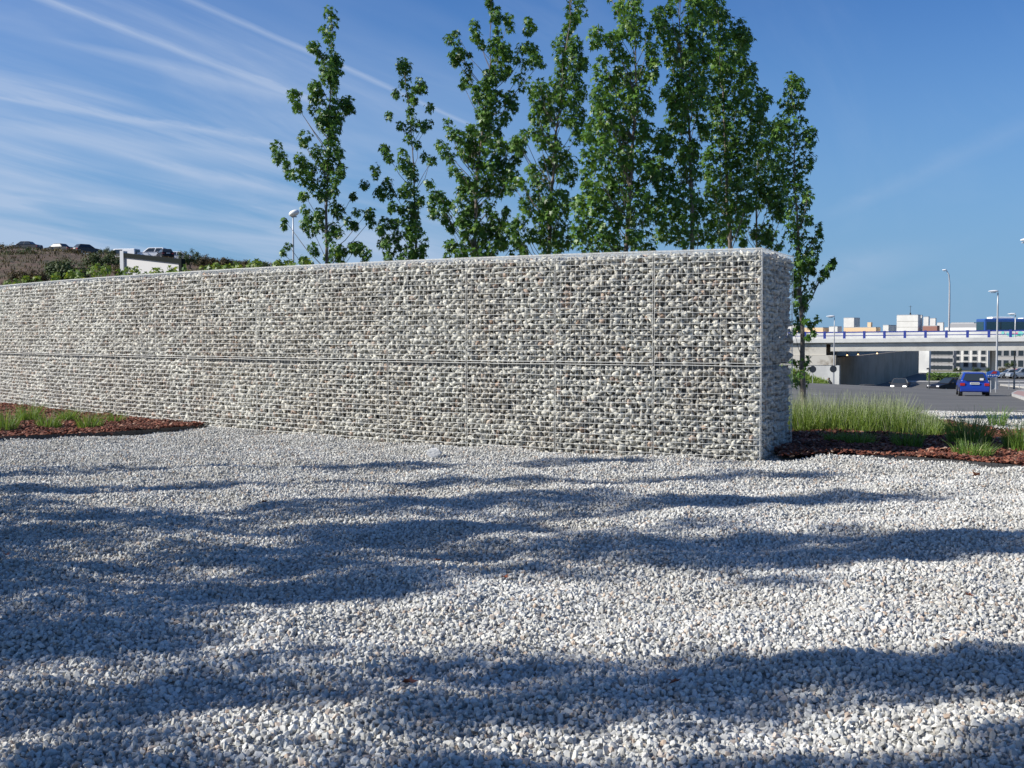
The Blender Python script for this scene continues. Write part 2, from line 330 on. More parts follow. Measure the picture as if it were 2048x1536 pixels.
LBP = LB_front + LB_back[::-1]; RBP = RB_front + RB_back[::-1]
zgr = lambda x, y: G(x, y) + undul(x, y) * (y < 19.5)
grid(np.arange(-22, 24, .12), np.arange(-5, 20, .12), zgr, 'gravel_ground', M['gravel_base'])
tag(bpy.data.objects['gravel_ground'], 'pale grey gravel yard in front of the caged stone wall', 'gravel ground', kind='structure')
def zgr2(x, y): return G(x, y) + .02 + .04 * np.sin(x * 1.1 + np.sin(y * 2)) * np.sin(y * 2.6 + .5 * x) + (y > 19.9) * .0
grid(np.arange(-14, 24, .15), np.arange(19.95, 33, .15), zgr2, 'gravel_strip', M['gravel_base'])
tag(bpy.data.objects['gravel_strip'], 'white gravel strip between the planted bed and the road', 'gravel strip', kind='structure')
def bed(name, fr, bk, label, n=60, mrow=10):
    f = lerpc(fr, n); b = lerpc(bk, n); t = np.linspace(0, 1, mrow)[:, None, None]
    g = f[None] * (1 - t) + b[None] * t; x, y = g[..., 0], g[..., 1]
    hump = np.sin(np.pi * np.clip(t[..., 0], 0, 1)) ** .5
    z = G(x, y) + .045 + .03 * hump + .028 * np.sin(x * 4 + np.sin(y * 3)) * np.sin(y * 5) * hump
    v = np.stack([x, y, z], -1).reshape(-1, 3); i = (np.arange(n - 1)[None] + n * np.arange(mrow - 1)[:, None]).ravel()
    tag(mesh_np(name, v, np.stack([i, i + 1, i + n + 1, i + n], 1), M['mulch_base'], smooth=True), label, 'planting bed', kind='structure')
bed('mulch_bed', LB_front, LB_back, 'red bark mulch bed along the foot of the wall at left')
bed('mulch_bed', RB_front, RB_back, 'red bark mulch bed beside the wall end at right')
def edging(fr, label):
    p = lerpc(fr, 60); mb = MB()
    for a, b in zip(p[:-1], p[1:]):
        c = (a + b) / 2; d = b - a; mb.box((c[0], c[1], .025), (float(np.hypot(*d)) + .01, .012, .085), math.atan2(d[1], d[0]))
    tag(mb.build('bed_edging', M['edging']), label, 'edging')
edging(LB_front, 'black plastic edging strip along the left mulch bed')
edging(RB_front[1:], 'black plastic edging strip along the right mulch bed')

def stone_scatter(name, P3, material, size, smin, smax, squash, label, cat, seed=1, kinds=7):
    me = bpy.data.meshes.new(name); me.vertices.add(len(P3)); me.vertices.foreach_set('co', P3.astype(np.float32).ravel()); me.update(); me.materials.append(material)
    o = bpy.data.objects.new(name, me); C.objects.link(o); tag(o, label, cat, kind='stuff')
    t = bpy.data.node_groups.new(name, 'GeometryNodeTree')
    t.interface.new_socket('Geometry', in_out='INPUT', socket_type='NodeSocketGeometry'); t.interface.new_socket('Geometry', in_out='OUTPUT', socket_type='NodeSocketGeometry')
    gi = t.nodes.new('NodeGroupInput'); go = t.nodes.new('NodeGroupOutput'); j = t.nodes.new('GeometryNodeJoinGeometry')
    def rv(dt, lo, hi, sd):
        r_ = t.nodes.new('FunctionNodeRandomValue'); r_.data_type = dt; q = {'FLOAT_VECTOR': (0, 1), 'FLOAT': (2, 3), 'INT': (4, 5)}[dt]
        r_.inputs[q[0]].default_value = lo; r_.inputs[q[1]].default_value = hi; r_.inputs['Seed'].default_value = sd; return r_.outputs[{'FLOAT_VECTOR': 0, 'FLOAT': 1, 'INT': 2}[dt]]
    for k in range(kinds):
        pn = t.nodes.new('GeometryNodePoints'); pn.inputs['Count'].default_value = 15
        nv_ = t.nodes.new('ShaderNodeVectorMath'); nv_.operation = 'NORMALIZE'; t.links.new(rv('FLOAT_VECTOR', (-1, -1, -1), (1, 1, 1), seed * 50 + k), nv_.inputs[0])
        ml = t.nodes.new('ShaderNodeVectorMath'); ml.operation = 'MULTIPLY'; t.links.new(nv_.outputs[0], ml.inputs[0])
        q = R.uniform(.8, 1.25); ml.inputs[1].default_value = (size * q, size * R.uniform(.62, .95), size * squash * R.uniform(.8, 1.15))
        t.links.new(ml.outputs[0], pn.inputs['Position'])
        ch = t.nodes.new('GeometryNodeConvexHull'); t.links.new(pn.outputs[0], ch.inputs[0])
        sm = t.nodes.new('GeometryNodeSetMaterial'); sm.inputs['Material'].default_value = material; t.links.new(ch.outputs[0], sm.inputs[0])
        gt = t.nodes.new('GeometryNodeGeometryToInstance'); t.links.new(sm.outputs[0], gt.inputs[0]); t.links.new(gt.outputs[0], j.inputs[0])
    ip = t.nodes.new('GeometryNodeInstanceOnPoints'); t.links.new(gi.outputs[0], ip.inputs['Points']); t.links.new(j.outputs[0], ip.inputs['Instance']); ip.inputs['Pick Instance'].default_value = True
    t.links.new(rv('INT', 0, kinds - 1, 3), ip.inputs['Instance Index'])
    tilt = .6 if squash < .5 else 6.28
    t.links.new(rv('FLOAT_VECTOR', (-tilt, -tilt, 0), (tilt, tilt, 6.28), 5), ip.inputs['Rotation'])
    t.links.new(rv('FLOAT', smin, smax, 9), ip.inputs['Scale'])
    t.links.new(ip.outputs[0], go.inputs[0])
    md = o.modifiers.new('scatter', 'NODES'); md.node_group = t
    return o
def scatter_pts(x0, x1, y0, y1, s, keep, zf, zj):
    gx, gy = np.meshgrid(np.arange(x0, x1, s), np.arange(y0, y1, s)); gx = gx.ravel(); gy = gy.ravel()
    k = keep(gx, gy); gx = gx[k]; gy = gy[k]
    gx = gx + rng.uniform(-.6, .6, len(gx)) * s; gy = gy + rng.uniform(-.6, .6, len(gy)) * s
    return np.stack([gx, gy, zf(gx, gy) + rng.uniform(zj[0], zj[1], len(gx))], 1)
front = lambda x, y: (np.abs(x) < .485 * y + .55) & ~in_wall(x, y, -.12) & ~inpoly(x, y, LBP) & ~inpoly(x, y, RBP)
nearp = scatter_pts(-5, 5, 3.2, 7.5, .0212, front, zgr, (-.006, .016))
midp = scatter_pts(-12, 12, 7.5, 12, .0255, front, zgr, (-.006, .016))
farp = scatter_pts(-16, 16, 12, 24, .036, lambda x, y: front(x, y) & (y < wy(X0 - x) * (x < X0) + 18 * (x >= X0)), zgr, (-.004, .018))
stone_scatter('gravel', np.concatenate([nearp, midp, farp]), M['gravel'], .0160, .5, 1.6, .64, 'angular pale grey and pinkish crushed gravel covering the yard', 'gravel')
strip = scatter_pts(3.5, 18, 16, 31, .055, lambda x, y: (x > .2 * y) & (x < .52 * y) & ~inpoly(x, y, RBP), lambda x, y: np.where(y < 19.95, zgr(x, y), zgr2(x, y)), (0, .03))
stone_scatter('gravel', strip, M['gravel'], .03, .7, 1.3, .7, 'white gravel stones on the strip between the planted bed and the road', 'gravel', seed=2)
mulchz = lambda x, y: G(x, y) + .07 + .028 * np.sin(x * 4 + np.sin(y * 3)) * np.sin(y * 5)
mp = np.concatenate([scatter_pts(-16, 0, 14, 26, .032, lambda x, y: inpoly(x, y, LBP), mulchz, (-.01, .035)), scatter_pts(3, 14, 12, 20, .030, lambda x, y: inpoly(x, y, RBP) & (x < .6 * y), mulchz, (-.01, .04))])
stone_scatter('bark_mulch', mp, M['mulch'], .027, .5, 1.6, .3, 'loose red brown bark chips covering the planted beds', 'mulch', seed=4)
# ------------------------------------------------------------------ gabion wall
def hull_protos(n, k=15, seed=5):
    r = np.random.default_rng(seed); out = []
    for _ in range(n):
        p = r.normal(size=(k, 3)); p /= np.linalg.norm(p, axis=1)[:, None]; p *= r.uniform(.82, 1.15, (k, 1)); p = np.clip(p, -.80, .80); p *= np.array([1.3, .92, .85])
        bm = bmesh.new(); [bm.verts.new(q) for q in p]; res = bmesh.ops.convex_hull(bm, input=bm.verts[:])
        kill = list({g for g in res['geom_interior'] + res['geom_unused'] if isinstance(g, bmesh.types.BMVert)})
        bmesh.ops.delete(bm, geom=kill, context='VERTS'); bmesh.ops.triangulate(bm, faces=bm.faces[:]); bm.verts.index_update()
        out.append((np.array([v.co[:] for v in bm.verts]), np.array([[v.index for v in f.verts] for f in bm.faces]))); bm.free()
    return out
HP = hull_protos(16, 11)
def rotm(n, r, ang=None):
    q = r.normal(size=(n, 4)); q /= np.linalg.norm(q, axis=1)[:, None]; a, b, c, d = q.T
    return np.stack([np.stack([1 - 2 * (c * c + d * d), 2 * (b * c - a * d), 2 * (b * d + a * c)], -1), np.stack([2 * (b * c + a * d), 1 - 2 * (b * b + d * d), 2 * (c * d - a * b)], -1), np.stack([2 * (b * d - a * c), 2 * (c * d + a * b), 1 - 2 * (b * b + c * c)], -1)], -2)
def bake(pos, scl, r):
    V_, F_, T_ = [], [], []; off = 0; kind = r.integers(0, len(HP), len(pos)); Rm = rotm(len(pos), r); tint = np.clip(r.beta(2.2, 2.2, len(pos)) * .9, 0, 1); odd = r.random(len(pos)) < .06; tint[odd] = r.uniform(.9, 1, odd.sum())
    for k, (v, f) in enumerate(HP):
        i = np.where(kind == k)[0]
        if not len(i): continue
        vv = np.einsum('nij,vj->nvi', Rm[i], v) * scl[i][:, None, None] + pos[i][:, None, :]
        ff = f[None] + (np.arange(len(i)) * len(v))[:, None, None] + off
        V_.append(vv.reshape(-1, 3)); F_.append(ff.reshape(-1, 3)); T_.append(np.repeat(tint[i], len(f))); off += len(i) * len(v)
    return np.concatenate(V_), np.concatenate(F_), np.concatenate(T_)
wall = empty('gabion_wall', (X0, Y0, 0)); tag(wall, 'long curved wall of grey stones held in wire cages, two cages high', 'wall')
WB = Vector((X0, Y0, 0))
ZT = [(-.26, 1.235), (1.245, 2.745)]
nr = np.random.default_rng(21)
for i in range(NP):
    a = Vector((*pts[i], 0)); b = Vector((*pts[i + 1], 0)); ia = inward(i); ib = inward(i + 1); ia = Vector((*ia, 0)); ib = Vector((*ib, 0))
    if i == 0: ia = Vector((.46, .915, 0))
    ab = a + ia * THK; bb = b + ib * THK; t = (b - a).normalized(); nrm = Vector((t.y, -t.x, 0))
    if nrm.y < 0: nrm = -nrm
    ln = (b - a).length
    for ti, (z0, z1) in enumerate(ZT):
        mb = MB(); bul = nr.uniform(.006, .028)
        rows = 20; cols = 19
        def fp(s, z): # front surface point with a slight bulge
            k = math.sin(math.pi * s) * math.sin(math.pi * (z - z0) / (z1 - z0)); return a.lerp(b, s) + Vector((0, 0, z)) - nrm * bul * k
        g = .012
        for k in range(rows + 1):
            z = z0 + g + (z1 - z0 - 2 * g) * k / rows
            if z < -.06: continue
            rr = (.0036 + .0012 * i / NP) if k not in (0, rows) else .0050
            mb.tube([fp(s, z) - nrm * .005 - WB + Vector((0, 0, nr.normal() * .0025)) for s in (g / ln, .17, .33, .5, .67, .83, 1 - g / ln)], [rr] * 7, 4)
            if i == 0: mb.bar(a + ia * .0 + Vector((.004, 0, z)) - WB, ab + Vector((.004, 0, z)) - WB, .0018)
            if i < 4 or k % 2 == 0: mb.bar(ab + Vector((0, 0, z)) - WB, bb + Vector((0, 0, z)) - WB, rr)
        for k in range(cols + 1):
            s = (g + (ln - 2 * g) * k / cols) / ln; rr = .0015 if k not in (0, cols) else .0030
            zz_ = [max(z0, -.06) + (z1 - max(z0, -.06)) * q for q in (0, .25, .5, .75, 1)]
            mb.tube([fp(s, z) - WB for z in zz_], [rr] * 5, 4)
            mb.bar(ab.lerp(bb, s) + Vector((0, 0, max(z0, -.06))) - WB, ab.lerp(bb, s) + Vector((0, 0, z1)) - WB, rr)
            if ti == 1: mb.bar(a.lerp(b, s) + Vector((0, 0, z1)) - WB, ab.lerp(bb, s) + Vector((0, 0, z1)) - WB, .0026)
        for k in range(21):
            s = k / 20
            if i == 0: mb.bar(a.lerp(ab, s) + Vector((.004, 0, max(z0, -.06))) - WB, a.lerp(ab, s) + Vector((.004, 0, z1)) - WB, .0018 if 0 < k < 20 else .0045)
            if ti == 1: mb.bar(a.lerp(ab, s) + Vector((0, 0, z1 + .003)) - WB, b.lerp(bb, s) + Vector((0, 0, z1 + .003)) - WB, .003)
        bk = mb.build('gabion_basket', M['wire'], wall)
        # stones behind the mesh
        pos = []; scl = []; zc0 = max(z0, -.1)
        ztop = z1 - .03 - (nr.uniform(0, .05) if ti == 0 else nr.uniform(0, .015))
        def layer(fo, cs, dep, dj, smin, smax, L_, H0, H1):
            nz_ = int(round((H1 - H0) / cs)); ns = int(round(L_ / (cs * 1.06)))
            for q in range(nz_):
                for p_ in range(ns):
                    s_ = (p_ + .5 + (.5 if q % 2 else 0) + nr.uniform(-.3, .3)) / ns
                    if s_ > 1.02: continue
                    s_ = min(max(s_, .022), .978); z_ = H0 + (q + .5 + nr.uniform(-.45, .45)) * (H1 - H0) / nz_; r_ = nr.uniform(smin, smax) * (1.25 if nr.random() < .08 else 1)
                    dd = dep + dj * nr.random() + r_ * .9
                    z_ = min(z_, H1 - r_ * .7)
                    pos.append(fo(s_, z_, dd)); scl.append(r_)
        front_ = lambda s_, z_, d_: a.lerp(b, s_) + nrm * d_ + Vector((0, 0, z_)) - WB
        layer(front_, .074, .0, .022, .034, .066, ln, zc0, ztop)
        layer(front_, .078, .045, .025, .045, .062, ln, zc0, ztop)
        backn = (bb - ab).normalized(); bn = Vector((backn.y, -backn.x, 0)); bn = bn if bn.y < 0 else -bn
        layer(lambda s_, z_, d_: ab.lerp(bb, s_) + bn * d_ + Vector((0, 0, z_)) - WB, .13, .0, .03, .07, .085, (bb - ab).length, zc0, ztop)
        if i == 0:
            sd = (ab - a).normalized(); en = Vector((-abs(sd.y), abs(sd.x) * (-1 if sd.y * 0 else 1), 0)); en = Vector((-sd.y, sd.x, 0))
            layer(lambda s_, z_, d_: a.lerp(ab, s_) + en * d_ + Vector((0, 0, z_)) - WB, .078, .0, .025, .036, .056, THK, zc0, ztop)
            layer(lambda s_, z_, d_: a.lerp(ab, s_) + en * d_ + Vector((0, 0, z_)) - WB, .09, .06, .03, .05, .06, THK, zc0, ztop)
        if ti == 1:
            for q in range(11):
                for p_ in range(13):
                    s_ = (p_ + nr.uniform(.2, .8)) / 13; d_ = .06 + (q + nr.uniform(.1, .9)) / 11 * (THK - .14)
                    c_ = a.lerp(b, s_) * (1 - d_ / THK) + ab.lerp(bb, s_) * (d_ / THK); r_ = nr.uniform(.055, .07)
                    pos.append(c_ + Vector((0, 0, ztop - r_ * .75)) - WB); scl.append(r_)
        v, f, tn = bake(np.array([tuple(p) for p in pos]), np.array(scl), nr)
        st = mesh_np('stone_fill', v, f, M['wallstone'], bk, attr=tn); st['kind'] = 'stuff'
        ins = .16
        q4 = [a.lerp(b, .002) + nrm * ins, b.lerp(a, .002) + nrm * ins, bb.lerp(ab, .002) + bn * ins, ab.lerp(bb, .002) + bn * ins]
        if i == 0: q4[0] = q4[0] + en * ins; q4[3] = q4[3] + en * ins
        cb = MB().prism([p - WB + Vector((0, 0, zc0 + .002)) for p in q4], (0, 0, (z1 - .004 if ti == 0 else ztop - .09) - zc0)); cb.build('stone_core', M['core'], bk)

# ------------------------------------------------------------------ foliage
def leaf_proto(fold=.25):
    ang = [90, 90 - 62, 90 + 62, 90 - 125, 90 + 125]; tips = []
    v = [(0, 0, 0)]
    order = [(-35, .78), (0 + 8, .36), (28, .95), (62, .42), (90, 1.1), (118, .42), (152, .95), (172, .36), (215, .78), (270, .22)]
    for a_, r_ in order:
        x, y = r_ * math.cos(rad(a_)), r_ * math.sin(rad(a_)); v.append((x, y, -fold * (x * x + .5 * max(y, 0) ** 2)))
    f = [(0, 1 + i, 1 + (i + 1) % 10) for i in range(10)]
    return np.array(v) * .5, np.array(f)
LV, LF = leaf_proto()
def bake_leaves(pos, tipd, nrm_, size, tint, lv=LV, lf=LF):
    t = tipd / np.linalg.norm(tipd, axis=1)[:, None]; n = nrm_ - (nrm_ * t).sum(1)[:, None] * t; n /= np.linalg.norm(n, axis=1)[:, None] + 1e-9; s = np.cross(t, n)
    v = pos[:, None] + size[:, None, None] * (lv[None, :, 0:1] * s[:, None] + lv[None, :, 1:2] * t[:, None] + lv[None, :, 2:3] * n[:, None])
    f = lf[None] + (np.arange(len(pos)) * len(lv))[:, None, None]
    return v.reshape(-1, 3), f.reshape(-1, 3), np.repeat(tint, len(lf))
def foliage(clusters, leaf, r, dens=1.0, yellow=0.0):
    """clusters: list of (Vector centre, radius)"""
    Pp, Tt, Nn, Tn = [], [], [], []
    for c, rc in clusters:
        n = int((9 + 34 * (rc / .15) ** 2) * dens * (.1 / leaf) ** 1.0 * r.uniform(.8, 1.2)); n = max(n, 4)
        d = r.normal(size=(n, 3)); d /= np.linalg.norm(d, axis=1)[:, None]; rr = rc * r.uniform(.25, 1.0, n) ** .6
        p = np.array(c)[None] + d * rr[:, None] * np.array([1, 1, 1.1])
        tip = d * .55 + np.array([0, 0, -.85]) + r.normal(size=(n, 3)) * .33
        nn = d * .7 + np.array([0, 0, .65]) + r.normal(size=(n, 3)) * .35
        Pp.append(p); Tt.append(tip); Nn.append(nn); Tn.append(np.clip(r.normal(.45 + yellow, .22, n) + r.normal(0, .08), 0, 1))
    Pp = np.concatenate(Pp); Tt = np.concatenate(Tt); Nn = np.concatenate(Nn); Tn = np.concatenate(Tn)
    return bake_leaves(Pp, Tt, Nn, leaf * r.uniform(.75, 1.25, len(Pp)), Tn)
def make_tree(label, trunk, clusters, r, leaf=.135, rbase=.07, limb_p=1.0, dens=1.0, yellow=0., group='young maple-like trees behind the stone wall', mats=None, origin=None):
    o0 = Vector(trunk[0]); root = empty('tree', o0); tag(root, label, 'tree', group)
    mb = MB(); tp = [Vector(p) for p in trunk]; H = tp[-1].z - tp[0].z
    # resample trunk with slight wobble
    pp = []; rs = []
    seg = 16; zs = [tp[0].z + H * k / seg for k in range(seg + 1)]; zt = [p.z for p in tp]
    for k, z in enumerate(zs):
        x = np.interp(z, zt, [p.x for p in tp]); y = np.interp(z, zt, [p.y for p in tp])
        pp.append(Vector((x + r.normal() * .012 * (k > 0), y + r.normal() * .02 * (k > 0), z)) - o0); rs.append(max(rbase * .8 * (1 - k / seg) ** 1.1, .006) + .012 * (k == 0))
    mb.tube(pp, rs, 8)
    def at(z):
        z = min(max(z, 0), H * .98); k = z / H * seg; i = min(int(k), seg - 1); return pp[i].lerp(pp[i + 1], k - i), rs[i] + (rs[i + 1] - rs[i]) * (k - i)
    for c, rc in clusters:
        if r.random() > limb_p: continue
        c = c - o0; base, rb = at(c.z); hd = math.hypot(c.x - base.x, c.y - base.y)
        base, rb = at(c.z - .35 - hd * r.uniform(.55, .9)); mid = base.lerp(c, .5) + Vector((0, 0, -.08 * hd)) + Vector(r.normal(size=3)) * .03
        r0 = min(.006 + .006 * hd, max(rb * .6, .006), .018)
        mb.tube([base, mid, c + Vector((0, 0, rc * .3))], [r0, r0 * .7, .004], 5)
    mb.build('trunk', M['bark'], root, smooth=True)
    v, f, tn = foliage([(c - o0, rc) for c, rc in clusters], leaf, r, dens, yellow)
    mesh_np('crown', v, f, mats or M['leaf'], root, attr=tn)
    return root
def cl_world(lst, ox, oy, k, d, r, spread=.5, dup=1, rs=1.0, trunk=None):
    out = []
    for cx, cy, cr in lst:
        px, py = ox + cx / k, oy + cy / k
        for q in range(int(dup) + (1 if r.random() < dup % 1 else 0)):
            j = (0, 0) if q == 0 else (r.normal() * cr * .35 / k, r.normal() * cr * .35 / k)
            dd = d + (r.uniform(-spread, spread) if (q or spread) else 0)
            out.append((P(px + j[0], py + j[1], dd), cr / k / F * d * rs * 1.14))
    return out
T1 = [(440,70,35),(455,120,35),(405,165,28),(430,205,30),(450,250,12),(358,255,32),(375,285,15),(395,330,32),(440,310,38),(470,335,35),(430,370,45),(475,385,40),(410,420,35),(450,430,42),(460,475,30),(365,480,38),(350,530,30),(395,540,28),(455,530,30),(350,590,32),(470,570,28),(530,560,38),(530,600,28),(385,640,40),(440,640,45),(485,650,30),(400,690,40),(460,700,40),(235,530,35),(255,590,30),(300,755,40),(290,790,15),(440,750,40),(465,780,30),(430,810,40),(360,825,35),(490,840,30),(145,800,32),(165,860,38),(200,900,25),(215,950,32),(270,870,30),(290,900,35),(250,960,35),(300,970,40),(340,930,35),(400,880,40),(450,870,40),(430,930,40),(490,920,30),(330,1010,35),(470,980,40),(500,950,25),(360,1050,35),(420,1010,35),(460,1050,35),(400,1080,30),(285,1080,25),(300,1150,28),(330,1190,35),(380,1180,35),(450,1130,35),(490,1160,35),(300,1220,25),(340,1260,40),(385,1240,30),(460,1270,40),(430,1310,35),(490,1280,25),(345,1360,28),(365,1390,18),(470,1370,35),(480,1400,30),(430,1420,30),(185,1205,18),(185,1240,15),(210,1350,22),(180,1385,18),(300,1430,30),(500,1430,20),(630,1010,28),(565,1075,22),(585,1160,25),(540,1215,32),(570,1240,22),(650,1170,30),(665,1215,30),(560,1360,25),(600,1370,35),(640,1390,28),(630,1420,22),(520,1380,20)]
T2 = [(845,360,42),(830,385,20),(850,450,38),(935,465,35),(905,490,20),(800,515,22),(870,530,35),(900,555,20),(765,635,28),(985,590,30),(985,680,25),(820,690,20),(880,600,25),(890,650,38),(940,695,28),(880,700,30),(960,700,20),(880,760,30),(920,795,20),(735,820,28),(765,870,25),(840,850,40),(830,910,30),(870,930,40),(900,970,25),(955,860,28),(990,885,22),(685,930,32),(690,965,20),(755,1010,35),(720,1060,32),(770,1060,30),(870,1020,30),(850,1050,35),(900,1060,30),(935,1100,25),(780,1130,28),(830,1150,25),(880,1130,35),(900,1170,30),(735,1220,30),(720,1260,30),(790,1230,35),(850,1220,40),(900,1230,30),(930,1270,30),(960,1330,28),(870,1290,40),(800,1300,35),(730,1330,35),(760,1380,35),(820,1370,40),(880,1370,40),(940,1380,35),(900,1410,30),(850,1420,35),(760,1420,25)]
T3 = [(1310,8,25),(1335,50,30),(1345,110,30),(1355,180,30),(1420,110,28),(1425,150,30),(1530,120,30),(1530,165,28),(1230,140,32),(1235,195,30),(1275,250,20),(1130,180,18),(1095,220,28),(1140,250,28),(1115,300,28),(1160,290,28),(1205,300,18),(1135,340,20),(1340,260,40),(1390,260,35),(1410,300,30),(1350,340,40),(1200,370,28),(1180,420,32),(1200,445,28),(1170,470,20),(1300,400,25),(1340,420,40),(1290,460,30),(1400,410,30),(1420,380,20),(1490,270,35),(1545,270,35),(1560,330,35),(1600,345,25),(1515,365,35),(1460,330,20),(1480,420,30),(1450,440,20),(1490,485,20),(1250,490,35),(1320,490,40),(1240,540,30),(1300,540,40),(1370,540,40),(1430,540,40),(1445,590,30),(1330,600,40),(1260,610,35),(1400,640,35),(1290,660,45),(1340,680,40),(1220,710,40),(1280,740,45),(1350,740,40),(1085,680,28),(1110,725,28),(1150,750,35),(1040,795,28),(1070,830,35),(1100,870,30),(1170,820,38),(1210,790,35),(1240,820,40),(1300,820,45),(1370,810,40),(1440,800,35),(1465,780,30),(1480,830,25),(1200,870,25),(1260,890,40),(1320,900,40),(1380,880,40),(1440,880,25),(1110,930,30),(1150,950,35),(1190,1000,35),(1250,970,35),(1320,970,40),(1390,970,40),(1430,930,35),(1160,1060,35),(1220,1050,40),(1290,1040,45),(1360,1050,40),(985,1010,28),(1010,1070,25),(1050,1080,30),(1000,1120,30),(1060,1130,35),(1100,1110,20),(1010,1180,30),(1070,1190,35),(1140,1130,35),(1200,1130,40),(1160,1200,40),(1240,1150,40),(1310,1130,40),(1330,1190,35),(1100,1250,30),(1180,1270,40),(1240,1250,40),(1290,1270,40),(1350,1270,40),(1400,1170,25),(1390,1230,30),(1460,1330,25),(1180,1330,35),(1230,1350,40),(1290,1330,35),(1340,1340,35),(1390,1300,35),(1100,1350,35),(1080,1400,25),(1150,1390,35),(1210,1400,35),(1270,1400,35),(1330,1390,30),(1380,1340,30),(1440,1390,20),(1500,1390,25)]
T4 = [(390,60,45),(400,110,40),(375,160,30),(350,230,50),(410,240,40),(330,300,40),(400,320,50),(450,350,45),(340,370,40),(410,390,40),(330,440,50),(400,450,45),(430,500,40),(220,480,45),(280,500,50),(340,520,40),(200,560,45),(260,590,50),(320,570,40),(400,560,35),(450,520,30),(200,640,40),(260,660,45),(380,650,45),(420,680,45),(440,620,35),(200,720,40),(130,750,35),(90,800,40),(110,830,30),(240,740,40),(420,750,40),(290,800,45),(230,790,35),(340,840,45),(300,900,50),(380,890,45),(180,920,30),(240,890,35),(340,960,45),(400,950,35),(190,980,40),(100,1000,40),(60,1010,40),(230,1020,40),(350,1060,40),(280,1090,50),(200,1080,45),(380,1110,40),(150,1140,40),(250,1150,50),(330,1170,45),(200,1200,45),(110,1220,40),(60,1240,40),(280,1230,45),(350,1250,45),(230,1290,45),(160,1290,40),(90,1310,35),(300,1310,45),(370,1320,40),(250,1360,40),(320,1370,35),(130,1370,25),(395,-60,40),(420,-20,35),(380,-130,35),(400,-190,25)]
T5 = [(720,10,50),(660,40,40),(680,100,45),(750,130,50),(700,170,50),(820,170,35),(510,185,40),(540,220,35),(600,210,35),(650,200,35),(750,210,40),(830,260,40),(650,290,40),(840,310,40),(600,330,35),(680,330,40),(560,350,40),(850,360,35),(830,400,40),(540,420,45),(600,430,50),(650,400,40),(710,440,45),(780,420,40),(840,420,25),(530,500,45),(600,510,50),(670,500,50),(740,500,45),(800,480,40),(540,580,45),(600,590,50),(680,580,50),(740,590,45),(830,600,30),(790,560,40),(530,650,40),(600,660,50),(670,670,50),(740,660,50),(800,690,40),(500,700,40),(560,720,50),(640,740,50),(720,740,50),(790,750,45),(480,760,40),(540,800,50),(610,820,50),(690,820,50),(760,820,50),(470,860,40),(530,890,50),(600,890,50),(680,900,50),(750,890,45),(810,850,40),(830,910,35),(480,950,40),(550,970,50),(620,970,50),(700,960,45),(790,960,40),(850,960,30),(470,1030,40),(530,1050,50),(600,1050,50),(670,1050,45),(740,1030,40),(780,1060,40),(440,1120,50),(510,1120,50),(580,1130,50),(650,1130,45),(730,1120,45),(800,1120,45),(430,1200,50),(500,1200,50),(570,1210,50),(640,1210,45),(740,1200,45),(820,1170,40),(420,1290,50),(490,1280,50),(560,1290,50),(630,1290,45),(740,1290,45),(800,1260,45),(450,1350,40),(520,1350,45),(590,1350,45),(650,1350,35),(740,1350,40),(800,1350,35),(710,-60,45),(750,-40,35),(660,-30,30),(720,-130,40),(710,-200,25),(600,-20,25)]
T6 = [(870,80,40),(890,140,45),(940,60,35),(920,200,40),(960,170,45),(1070,30,45),(1040,90,50),(1110,60,45),(1060,150,50),(1130,150,50),(1000,210,50),(1070,230,50),(1140,230,45),(930,270,40),(990,300,50),(1060,310,50),(1130,310,50),(950,350,45),(1020,380,50),(1090,390,50),(960,430,45),(1030,460,50),(1100,470,50),(920,500,40),(980,520,50),(1050,540,50),(1120,550,50),(950,580,40),(1010,600,45),(1080,610,50),(950,650,50),(1000,690,40),(1100,680,45),(900,740,45),(960,740,45),(1120,730,40),(870,790,45),(920,810,45),(1010,800,40),(1070,790,40),(880,860,40),(1010,850,40),(1060,860,35),(870,930,40),(930,940,40),(1000,930,45),(1060,930,40),(890,1000,45),(960,1000,45),(1030,1000,45),(900,1080,50),(980,1080,50),(1050,1080,45),(870,1140,45),(940,1150,50),(1010,1150,50),(1080,1150,50),(900,1220,50),(970,1230,50),(1050,1230,50),(880,1290,45),(950,1300,50),(1020,1310,50),(1090,1290,45),(970,-20,35),(1060,-40,45),(1010,-90,40),(1040,-160,35),(1110,-10,40)]
T7 = [(1210,50,45),(1180,90,40),(1220,90,40),(1300,150,50),(1330,190,45),(1360,220,35),(1270,200,40),(1200,180,45),(1220,260,50),(1290,270,50),(1340,250,35),(1190,330,50),(1260,340,50),(1320,320,40),(1180,410,50),(1250,420,50),(1320,410,50),(1380,390,35),(1370,430,40),(1170,500,50),(1240,500,50),(1310,500,50),(1370,490,45),(1160,580,50),(1230,590,50),(1300,590,50),(1370,580,45),(1440,520,40),(1460,560,30),(1420,600,40),(1200,670,50),(1270,680,50),(1340,670,50),(1400,660,45),(1190,750,45),(1260,760,50),(1330,760,50),(1390,740,45),(1170,830,40),(1240,840,50),(1310,840,50),(1380,830,45),(1140,880,45),(1210,920,50),(1280,920,50),(1350,920,50),(1150,960,45),(1220,1000,50),(1290,1000,50),(1360,990,50),(1160,1040,45),(1230,1080,50),(1300,1080,50),(1370,1070,50),(1150,1120,45),(1220,1160,50),(1290,1160,50),(1160,1210,50),(1240,1240,50),(1300,1240,45),(1150,1300,45),(1220,1310,45),(1160,10,40),(1190,-50,40),(1170,-110,30)]
